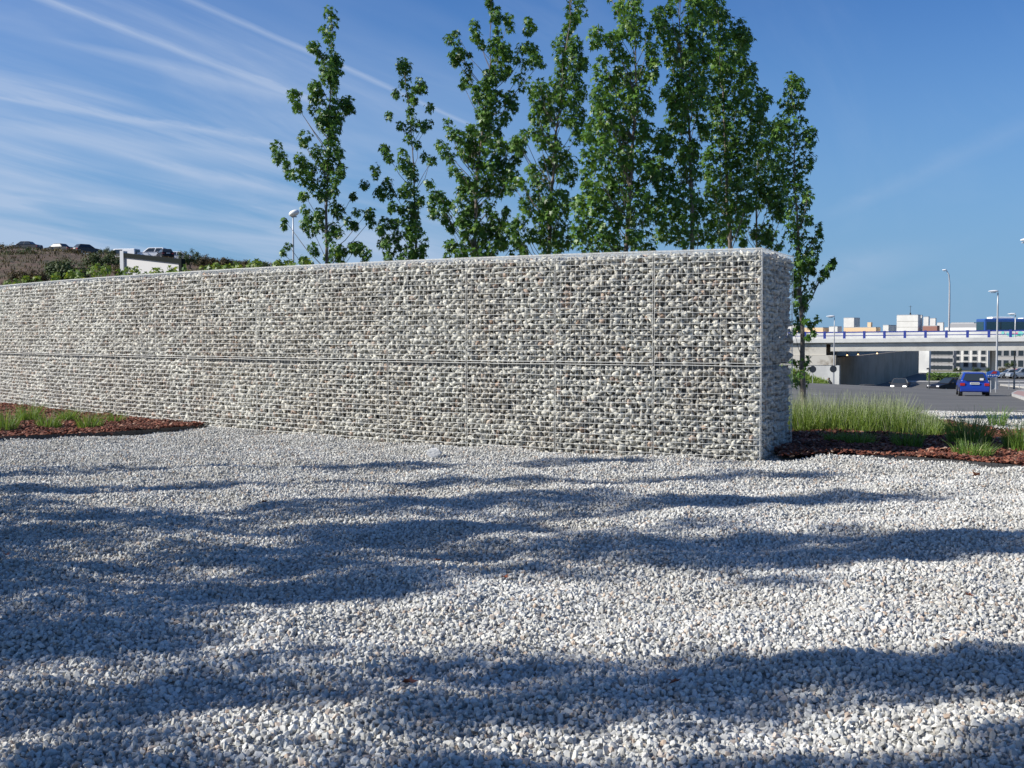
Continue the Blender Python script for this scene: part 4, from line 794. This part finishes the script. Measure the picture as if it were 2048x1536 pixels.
bq(-.01, 1.01, -2.8, -2.6, .1, .24).build('bottom_beam', M['frame'], o)
for s0, s1, m_, z_ in ((-.05, .015, M['galv'], .22), (.985, 1.03, M['frame'], .12)):
    g_ = q0.lerp(q1, s0); lo = GZ(g_.x + o.location.x, g_.y + o.location.y) - o.location.z - g_.z - .2
    bq(s0, s1, lo, z_, .18, .36).build('post', m_, o)
def lamp(label, px, ytop, d, head, base=None, hl=.75, rad_=.06, bend=0., group='street lamps along the road', px_base=None, tilt=0.):
    top = P(px, ytop, d); z0 = base if base is not None else GZ(top.x, d); o = empty('street_lamp', (top.x, d, z0)); tag(o, label, 'street lamp', group); H = top.z - z0
    pt = [Vector((0, 0, 0)), Vector((0, 0, 1.2)), Vector((0, 0, H * .85)), Vector((0, 0, H - .05))]; 
    if bend: pt = [Vector((0, 0, 0)), Vector((0, 0, H * .6)), Vector((-.02, 0, H * .82)), Vector((bend * .3, 0, H * .94)), Vector((bend, 0, H))]
    MB().tube(pt, [rad_ * (1.5 - .9 * i / (len(pt) - 1)) for i in range(len(pt))], 8).build('pole', M['galv'], o, smooth=True)
    MB().box((0, 0, .05), (.35, .35, .1)).build('base_plate', M['galv'], o)
    bm = bmesh.new(); bmesh.ops.create_uvsphere(bm, u_segments=16, v_segments=8, radius=.5)
    if head == 'globe':
        for v_ in bm.verts: v_.co = Vector((v_.co.x * hl, v_.co.y * hl, v_.co.z * hl * .62)); v_.co.x += hl * .1; v_.co.z += hl * .15 + .25 * v_.co.x
    else:
        for v_ in bm.verts:
            t_ = (v_.co.x + .5); v_.co = Vector((v_.co.x * hl * 1.0, v_.co.y * .34 * (.5 + .6 * t_), (v_.co.z if v_.co.z > 0 else v_.co.z * .55) * .26 * (.6 + .5 * t_)))
            v_.co.x += -hl * .42 + bend; v_.co.z += .06 - v_.co.x * tilt
    me = bpy.data.meshes.new('lamp_head'); bm.to_mesh(me); bm.free(); me.materials.append(M['lampw'])
    for p in me.polygons: p.use_smooth = True
    h = bpy.data.objects.new('lamp_head', me); C.objects.link(h); h.parent = o; h.location = (0, 0, H)
    MB().box(((-hl * .45 + bend) if head != 'globe' else hl * .1, 0, -.06 if head != 'globe' else -hl * .16), (hl * .5, .16, .05)).build('lamp_glass', M['greyroof'], h)
    return o
lamp('single street lamp with rounded white head rising over the wall top at left', 586, 430, 62, 'globe', hl=.58, rad_=.05)
lamp('white-headed street lamp in front of the bridge abutment', 1669, 634, 118, 'flat', base=-4.6, hl=.95, rad_=.06)
lamp('very tall street lamp with curved top standing on the bridge', 1900, 541, 142, 'flat', base=.8, hl=.6, bend=-.45, rad_=.09)
lamp('street lamp on the pavement right behind the blue car', 1996, 584, 100, 'flat', hl=.95, rad_=.085)
lamp('street lamp at the right, shorter in view, beside the pink paving', 2031, 629, 128, 'flat', hl=1.0, rad_=.085)
lamp('nearest street lamp with only its head showing at the right edge', 2058, 483, 58, 'flat', hl=.5, rad_=.06)
# ------------------------------------------------------------------ bridge
def dk(px): return 127 - .27 * (P(px, 700, 125).x - P(1600, 700, 125).x) * 1.0
A = P(1440, 700, 127); xa = P(1300, 700, 133).x; slope = -.36
def fy(x): return 127.5 + slope * (x - P(1600, 700, 127.5).x)
def zr(x): return .010 * (x - 32)          # the deck climbs slightly to the right
bo = empty('bridge', (60, fy(60), -6)); tag(bo, 'pale concrete road bridge with blue railings crossing over the underpass', 'bridge'); BO = bo.location
XL, XM, XR = P(1300, 700, 135).x, P(1668, 700, 125).x, 150.0
ns = math.hypot(1, slope); tdir = Vector((1 / ns, slope / ns, 0)); ndir = Vector((slope / ns, -1 / ns, 0))   # ndir faces the camera
def fpnt(x, z, out=0.): return Vector((x, fy(x), z + zr(x))) + ndir * out - BO
def strip(xa_, xb_, z0, z1, depth, out, name, m, parent=None, bev=0):
    p = [fpnt(xa_, z0, out), fpnt(xb_, z0, out), fpnt(xb_, z1, out), fpnt(xa_, z1, out)]
    return MB().prism(p, -ndir * depth).build(name, m, parent or bo, bevel=bev)
strip(XM, XR, -.19, .66, 1.4, 0, 'beam', M['concrete'])
strip(XL, XR, .78, 1.22, .9, .35, 'parapet', M['whitewall'], bev=.02)
strip(XL, XR, .64, .76, 14, -.15, 'deck', M['concrete'])
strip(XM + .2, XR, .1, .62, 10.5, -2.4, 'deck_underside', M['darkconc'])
strip(XL, XM - .45, -.62, .62, 1.2, 0, 'abutment_panel', M['stain'])
strip(XL, XM + .55, -1.75, -.64, 2, .14, 'abutment_ledge', M['stain'])
strip(XL, XM + .92, -7, -1.77, 2, .1, 'abutment_wall', M['whitewall'])
strip(XL, XR, 1.24, 1.92, .25, -11, 'barrier', M['whitewall'])
strip(XL, XR, .80, 1.25, .3, -11.0, 'barrier_foot', M['whitewall'])
# underpass side wall, receding
w0 = Vector((36.72, 127.0, 0)); w1 = Vector((P(1838, 700, 200).x, 200, 0))
q = [w0 - BO, w1 - BO, w1 - BO + Vector((-3, 0, 0)), w0 - BO + Vector((-3, 2.6, 0))]
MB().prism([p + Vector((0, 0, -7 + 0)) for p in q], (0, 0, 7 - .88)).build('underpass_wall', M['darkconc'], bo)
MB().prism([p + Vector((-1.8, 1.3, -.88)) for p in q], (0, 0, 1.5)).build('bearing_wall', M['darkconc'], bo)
for z in (BO.z,): pass
for c_ in bo.children:
    pass
pc = P(1846, 720, 207); MB().box((pc.x - BO.x, 207 - BO.y, -4.2 - BO.z + 0), (2.5, 1.2, 6.6), rad(-35)).build('pier', M['whitewall'], bo)
pc = P(1987, 720, 126); MB().box((pc.x - BO.x, 126 - BO.y, -3.2 - BO.z), (.6, .6, 6.6)).build('pier', M['whitewall'], bo)
# railing
x = XL; k = 0
rl = MB().prism([fpnt(XL, 1.86, .2), fpnt(XR, 1.86, .2), fpnt(XR, 1.99, .2), fpnt(XL, 1.99, .2)], -ndir * .1); rl.build('railing_bar', M['bluemetal'], bo)
MB().prism([fpnt(XL, 1.50, .2), fpnt(XR, 1.50, .2), fpnt(XR, 1.58, .2), fpnt(XL, 1.58, .2)], -ndir * .06).build('railing_bar', M['bluemetal'], bo)
xp = P(1652.5, 670, 126).x
while xp > XL: xp -= 2.0
while xp < XR - 1:
    xp += 2.0; MB().prism([fpnt(xp - .13, 1.225, .28), fpnt(xp + .13, 1.225, .28), fpnt(xp + .13, 2.04, .28), fpnt(xp - .13, 2.04, .28)], -ndir * .2).build('railing_post', M['bluemetal'], bo)
# graffiti on the barrier
gf = random.Random(5)
gm = [MB() for _ in graf_cols]
for k in range(62):
    px = gf.uniform(1889, 2046) if k < 48 else gf.uniform(1970, 2030); d_ = 138; xx = P(px, 670, d_).x; ci = (0 if px > 1990 and gf.random() < .6 else 1 if 1960 < px < 1992 and gf.random() < .5 else gf.choice([2, 3, 0, 5, 3]) if px < 1965 else gf.choice([4, 0, 1, 5, 3]))
    wd, ht = gf.uniform(.18, .55), gf.uniform(.16, .42); zc = gf.uniform(1.38, 1.74); n_ = gf.choice([5, 6, 7]); a0 = gf.uniform(0, 6)
    pts_ = [fpnt(xx + wd * math.cos(a0 + 6.283 * i / n_) * gf.uniform(.5, 1), min(max(zc + ht * math.sin(a0 + 6.283 * i / n_) * gf.uniform(.5, 1), 1.26), 1.9), -10.98 + .003 * (k % 6) + .004) for i in range(n_)]
    gm[ci].prism(pts_, -ndir * .004)
for g_, m_ in zip(gm, graf_cols):
    if g_.v: g_.build('graffiti', m_, bo)
for px, py, d_ in ((1694, 709.5, 131), (1716, 708, 134), (1754, 706, 140)):
    p = P(px, py, d_) - BO; l_ = MB().box((p.x, p.y, p.z + .1), (.1, .1, .3)).build('tunnel_lamp', M['darkpost'], bo); MB().box((p.x, p.y - .05, p.z - .05), (.14, .12, .12)).build('bulb', M['lampwarm'], l_)
# ------------------------------------------------------------------ bus on the bridge
bp = P(1969, 650, 133.5); bu = empty('bus', (bp.x, bp.y, .8)); tag(bu, 'blue bus with dark windows driving across the bridge', 'bus')
MB().box((6, 1.25, 1.55), (12, 2.5, 2.5)).build('body', M['busblue'], bu, bevel=.12)
MB().box((6.0, -.012, 1.98), (11.5, .03, .92)).build('side_windows', M['glassg'], bu); MB().box((-.012, 1.25, 1.95), (.03, 2.1, 1.0)).build('rear_window', M['glassg'], bu)
for xx in (1.9, 3.7, 5.5, 7.3, 9.1): MB().box((xx, -.03, 1.98), (.05, .02, .92)).build('window_bar', M['blackp'], bu)
MB().box((2.4, 1.25, 2.92), (2.6, 1.6, .24)).build('roof_unit', M['white2'], bu, bevel=.06); MB().box((5.8, 1.25, 2.86), (2.0, 1.4, .14)).build('roof_unit', M['white2'], bu, bevel=.04)
for xx in (2.6, 9.4): 
    wh = MB().bar((xx, .02, .48), (xx, .3, .48), .46, 18).build('wheel', M['tyre'], bu); MB().bar((xx, .0, .48), (xx, .03, .48), .26, 12).build('rim', M['rim'], wh)
# ------------------------------------------------------------------ buildings
BT = rad(-35)
def bld(label, x0, x1, ytop, d, m, side=None, sidem=None, zb=-6, name='building', win=None, dep=3, roofm=None, floors=0):
    a = P(x0, ytop, d); ax = a.x; rx = ray(x1, ytop)[0] / ray(x1, ytop)[1]; c_, s_ = math.cos(BT), -math.sin(BT)
    W = (rx * d - ax) / (c_ + rx * s_); o = empty(name, (ax + W / 2 * c_, d - W / 2 * s_, zb), BT); tag(o, label, 'building'); H = a.z - zb
    if side: dep = (side - x1) / F * d / .27
    MB().box((0, dep / 2, H / 2), (W, dep, H)).build('wall', m, o)
    MB().box((0, dep / 2, H + .1), (W * .985, dep * .985, .2)).build('roof', roofm or M['greyroof'], o)
    if floors:
        nb, fh = floors
        for k in range(nb): MB().box((0, -.01, H - fh * (k + 1)), (W * .995, .04, .12)).build('string_course', M['palepave'], o)
    if win:
        nx, ny, ww, wh_, zt, gap = win
        for i in range(nx):
            for j in range(ny):
                cx = -W / 2 + (i + .5) * W / nx; cz = H - zt - j * gap
                if cz < 1: continue
                f_ = MB().box((cx, -.03, cz), (ww + .3, .08, wh_ + .3)).build('window', M['greyroof'], o); MB().box((cx, -.085, cz), (ww, .03, wh_)).build('pane', M['glass'], f_)
    return o
bld('cream low block behind the leaves left of the bridge tree', 1540, 1592, 650, 380, M['white'])
bld('long tan low block left of the white tower', 1587, 1646, 656, 360, M['tan'], 1657, M['pink'])
bld('small white block right of the first tan block', 1658, 1675, 654, 350, M['white'], 1682)
bld('square white tower rising above the tan block', 1687.5, 1708, 636.5, 372, M['white'], 1718, floors=(4, 3.0))
t_ = bld('long tan block with a small chimney block in front of the tower', 1687.5, 1752, 655.5, 355, M['tan'], 1760, M['pink'])
MB().box((P(1728, 650, 355).x - t_.location.x, 3, P(1728, 648, 355).z + 6 - .8), (1.1, 1.5, 2.6)).build('chimney', M['tan'], t_)
bld('white cube building with grey wing left of the big white building', 1766, 1777, 651, 350, M['white'], 1792, M['greyrender'])
bld('largest plain white building above the bridge with aerial', 1793.5, 1836, 631, 330, M['white'], None, None, floors=(6, 1.7))
bld('narrow white end bay stepped onto the largest white building', 1836.3, 1843.5, 631.3, 330.3, M['white'], 1845.5, M['redbrick'])
an = P(1821, 612, 331); o = empty('aerial', (an.x, 331, P(1821, 631, 331).z)); tag(o, 'thin rooftop aerial on the largest white building', 'aerial'); MB().bar((0, 0, 0), (0, 0, 2.9), .07, 6).build('mast', M['darkpost'], o); MB().box((0, 0, .5), (.35, .35, .6)).build('mast_box', M['darkpost'], o); MB().bar((-.5, 0, 2.6), (.5, 0, 2.6), .04, 4).build('crossbar', M['darkpost'], o)
bld('second white stepped block right of the largest building', 1847, 1857, 634.5, 336, M['white'], 1859.3)
bld('third white stepped block from the largest building', 1860, 1871, 637.5, 342, M['white'], 1873)
bld('fourth and lowest white stepped block', 1874.5, 1886.5, 646, 348, M['white'], 1888.5)
bld('low red brick base block in front of the white stepped blocks', 1845.5, 1874, 652.5, 326, M['redbrick'])
bld('long low white hall right of the stepped blocks', 1890, 1972, 655.5, 320, M['white2'])
bld('long grey-roofed hall behind the low white hall', 1899, 1958, 648, 350, M['greyroof'], 1972)
bld('white rooftop hall far behind the grey roof', 1902, 1948, 646.2, 372, M['white2'])
zt_ = P(1900, 690, 250).z
bld('grey office wing seen under the bridge at left', 1862, 1906, 690, 232, M['greyrender'], win=(6, 4, .75, .75, 1.6, 1.5))
bld('white apartment building with balconies seen under the bridge', 1907, 1976, 690, 236, M['white'], win=(4, 5, .85, .8, 1.5, 1.3))
bld('dark glazed building under the bridge at the far right', 1991, 2110, 690, 228, M['greyrender'], win=(8, 4, 1.0, 1.3, 1.5, 2.2))
# rooftop scrub line and hedge
def leafbox(name, c0, c1, h, dep, m, label, cat, seed, n=2500, leaf=.3):
    r = np.random.default_rng(seed); o = empty(name, (c0 + c1) / 2); tag(o, label, cat); L_ = (c1 - c0); 
    u = r.random(n); y = r.uniform(-.5, .5, n) * dep; z = r.random(n) ** .6 * h * (.85 + .15 * np.sin(u * 40)); p = np.stack([(u - .5) * L_.x, (u - .5) * L_.y + y, z], 1)
    nn_ = np.stack([r.normal(size=n) * .5, -np.ones(n), r.random(n) * 1.6], 1)
    v, f, t = bake_leaves(p, r.normal(size=(n, 3)), nn_, leaf * r.uniform(.6, 1.4, n), np.clip(r.normal(.5, .25, n), 0, 1)); mesh_np('foliage', v, f, m, o, attr=t)
    MB().box((0, 0, h * .35), (abs(L_.x) * .97, dep * .8, h * .7), math.atan2(L_.y, L_.x)).build('inner_branches', M['shrub'], o)
    return o
z_ = -4.95; leafbox('hedge', Vector((P(1858, 750, 160).x, 160, z_)), Vector((P(1936, 750, 160).x, 160, z_)), 1.3, 2.5, M['hedge'], 'clipped bright green hedge beyond the bridge opening', 'hedge', 5)
for k, (px, py, rp, lb, m_) in enumerate([(1952, 742, 8, 'dark green bush behind the blue car beyond the bridge', 'shrub'), (1915, 741, 7, 'dark bush in front of the white apartment building', 'shrub'), (1982, 742, 9, 'green bush beside the bridge pier', 'shrub'), (2008, 742, 9, 'reddish bush under the right part of the bridge', 'dryshrub'), (2022, 732, 9, 'tall green bush in front of the dark glazed building', 'shrub'), (2050, 745, 10, 'green bush at the right edge under the bridge', 'hedge')]):
    shrub(px, py, rp, 185 + k, lb, m_, .9, 120 + k, group='bushes beyond the bridge', n=600)
PG = 'cars parked beyond the bridge'
car('silver car parked beyond the bridge near the right edge', Vector((P(2020, 750, 178).x, 178, P(2020, 757, 178).z)), rad(185), M['car_silver'], 'sedan', group=PG)
car('red car parked behind the silver one beyond the bridge', Vector((P(2030, 750, 183).x, 183, P(2020, 755, 183).z)), rad(185), M['car_red'], 'hatch', group=PG)
car('pale car parked at the right edge beyond the bridge', Vector((P(2044, 750, 176).x, 176, P(2020, 757, 176).z)), rad(180), M['car_silver'], 'suv', group=PG)
slab('pavement', [(60, 168), (130, 168), (150, 215), (60, 215)], M['palepave'], 'pale car park surface beyond the bridge', 'pavement', .1, zf=lambda x, y: P(2020, 757, 178).z - .30, dz=0)
slab('retaining_wall', [(55, 155), (140, 155), (140, 158.5), (55, 158.5)], M['palepave'], 'pale low terrace between the far road and the car park', 'terrace', .5, zf=lambda x, y: -5.25, dz=0)
# grass bank beside the abutment
gb = np.random.default_rng(91); bank = []
def bankz(px): return np.interp(px, [1560, 1590, 1640, 1660], [735, 742, 764, 770])
mbk = MB(); pf = [P(px, 812, 119) for px in (1440, 1560, 1600, 1660)]
tb = [P(px, bankz(px), 124.2) for px in (1440, 1560, 1600, 1630, 1658)]; fb = [Vector((p.x - .5, 117, -4.9)) for p in tb]
for i in range(4): mbk.poly([fb[i], fb[i + 1], tb[i + 1], tb[i]])
tag(mbk.build('grass_bank', M['ground']), 'grassy bank against the bridge abutment', 'bank', kind='structure')
for i in range(4):
    for q_ in range(240):
        s_, t2 = gb.random(), gb.random(); c_ = (fb[i].lerp(fb[i + 1], s_)).lerp(tb[i].lerp(tb[i + 1], s_), t2); bank.append(blades(5, .25, .2, .7, gb, .4, .05, tuple(c_)))
v, f, t = joinv(bank); tag(mesh_np('bank_grass', v, f, M['grass'], attr=t), 'long green grass growing on the bank by the bridge abutment', 'grass', kind='stuff')
slab('pavement', [(24, 116.5), (39, 116.5), (39.5, 124.8), (24, 124.8)], M['palepave'], 'pavement at the foot of the bridge abutment', 'pavement', .2, zf=lambda x, y: -4.85, dz=0)
# signs
def rsign(label, px, py, d, zb):
    p = P(px, py, d); o = empty('road_sign', (p.x, d, zb)); tag(o, label, 'road sign', 'round road signs by the bridge abutment')
    MB().bar((0, .03, 0), (0, .03, p.z - zb + .2), .035, 8).build('post', M['galv'], o); MB().bar((0, -.02, p.z - zb), (0, .0, p.z - zb), .36, 24).build('disc', M['darkpost'], o)
rsign('dark round sign seen from behind on the grass bank', 1625.5, 738.5, 117.5, -4.8); rsign('dark round sign seen from behind beside the abutment lamp post', 1666.5, 738, 116.8, -4.65)
p = P(1987, 748, 84); o = empty('direction_sign', (p.x, 84, GZ(p.x, 84))); tag(o, 'blue arrow-ended direction sign with red patch behind the blue car', 'direction sign'); h_ = p.z - o.location.z
pl = [(-.5, -.26), (.32, -.22), (.5, 0), (.42, .22), (-.05, .27), (-.5, .12)]; MB().prism([(a_, 0, h_ + b_) for a_, b_ in pl], (0, .05, 0)).build('board', M['signblue'], o)
MB().prism([(a_, -.012, h_ + b_) for a_, b_ in [(-.2, .02), (.2, .02), (.26, .18), (-.02, .21)]], (0, .01, 0)).build('red_patch', M['signred'], o)
wr = MB()
for k in range(5): wr.box((-.38 + k * .16, -.012, h_ - .12 + (k % 2) * .03), (.09, .012, .09))
wr.build('white_marks', M['white2'], o)
for a_ in (-.15, .22): MB().bar((a_, .08, 0), (a_, .08, h_ + .1), .035, 8).build('post', M['galv'], o)
p = P(1858.5, 735, 92); o = empty('signpost', (p.x, 92, GZ(p.x, 92))); tag(o, 'thin dark signpost in front of the pale bridge pier', 'signpost'); h_ = p.z - o.location.z
MB().bar((0, 0, 0), (0, 0, h_), .05, 8).build('post', M['darkpost'], o); MB().box((-.1, 0, h_ - .1), (.22, .04, .12)).build('plate', M['darkpost'], o); MB().box((.0, -.03, h_ - .72), (.16, .05, .2)).build('plate', M['darkpost'], o)
# thin pedestrian railing behind the car
p0, p1 = onroad(1975, 100, 0), onroad(2060, 108, 0); o = empty('guard_rail', p0); tag(o, 'thin grey pedestrian railing behind the lamp posts at right', 'railing'); dv_ = p1 - p0
MB().bar(Vector((0, 0, 1.0)), dv_ + Vector((0, 0, 1.0)), .03).build('rail', M['galv'], o); MB().bar(Vector((0, 0, .5)), dv_ + Vector((0, 0, .5)), .02).build('rail', M['galv'], o)
for k in range(5): MB().bar(dv_ * k / 4, dv_ * k / 4 + Vector((0, 0, 1.0)), .03).build('post', M['galv'], o)
# ------------------------------------------------------------------ person beside the abutment
pp = Vector((P(1662, 760, 119).x, 119, -4.64)); po = empty('person', pp, rad(200)); tag(po, 'person in dark clothes walking with bowed head beside the bridge abutment', 'person')
def skin(name, verts, edges, radii, m, parent):
    me = bpy.data.meshes.new(name); me.from_pydata(verts, edges, []); me.materials.append(m); ob = bpy.data.objects.new(name, me); C.objects.link(ob); ob.parent = parent
    sm = ob.modifiers.new('skin', 'SKIN'); me.skin_vertices or None
    for v_, r_ in zip(me.skin_vertices[0].data, radii): v_.radius = (r_, r_)
    me.skin_vertices[0].data[0].use_root = True; ss = ob.modifiers.new('sub', 'SUBSURF'); ss.levels = 1; ss.render_levels = 1
    return ob
bv = [(0, 0, .93), (.05, 0, 1.18), (.14, 0, 1.42), (.20, 0, 1.52), (.27, 0, 1.62), (.29, 0, 1.72), (0, .1, .88), (.14, .12, .5), (.02, .12, .09), (.16, .12, .04), (0, -.1, .88), (-.12, -.12, .5), (-.34, -.12, .14), (-.22, -.12, .06), (.13, .2, 1.40), (.02, .26, 1.13), (.16, .26, .92), (.21, .26, .84), (.13, -.2, 1.40), (.22, -.26, 1.14), (.38, -.24, .98), (.44, -.24, .93)]
be = [(0, 1), (1, 2), (2, 3), (3, 4), (4, 5), (0, 6), (6, 7), (7, 8), (8, 9), (0, 10), (10, 11), (11, 12), (12, 13), (2, 14), (14, 15), (15, 16), (16, 17), (2, 18), (18, 19), (19, 20), (20, 21)]
br = [.14, .13, .15, .06, .10, .085, .1, .07, .045, .04, .1, .07, .045, .04, .06, .048, .035, .03, .06, .048, .035, .03]
skin('body', bv, be, br, M['cloth'], po)
bm = bmesh.new(); bmesh.ops.create_uvsphere(bm, u_segments=12, v_segments=8, radius=.118); me = bpy.data.meshes.new('hair'); bm.to_mesh(me); bm.free(); me.materials.append(M['hair']); h = bpy.data.objects.new('hair', me); C.objects.link(h); h.parent = po; h.location = (.265, 0, 1.70)
bm = bmesh.new(); bmesh.ops.create_uvsphere(bm, u_segments=12, v_segments=8, radius=.09); me = bpy.data.meshes.new('face'); bm.to_mesh(me); bm.free(); me.materials.append(M['skin']); h = bpy.data.objects.new('face', me); C.objects.link(h); h.parent = po; h.location = (.34, 0, 1.65)
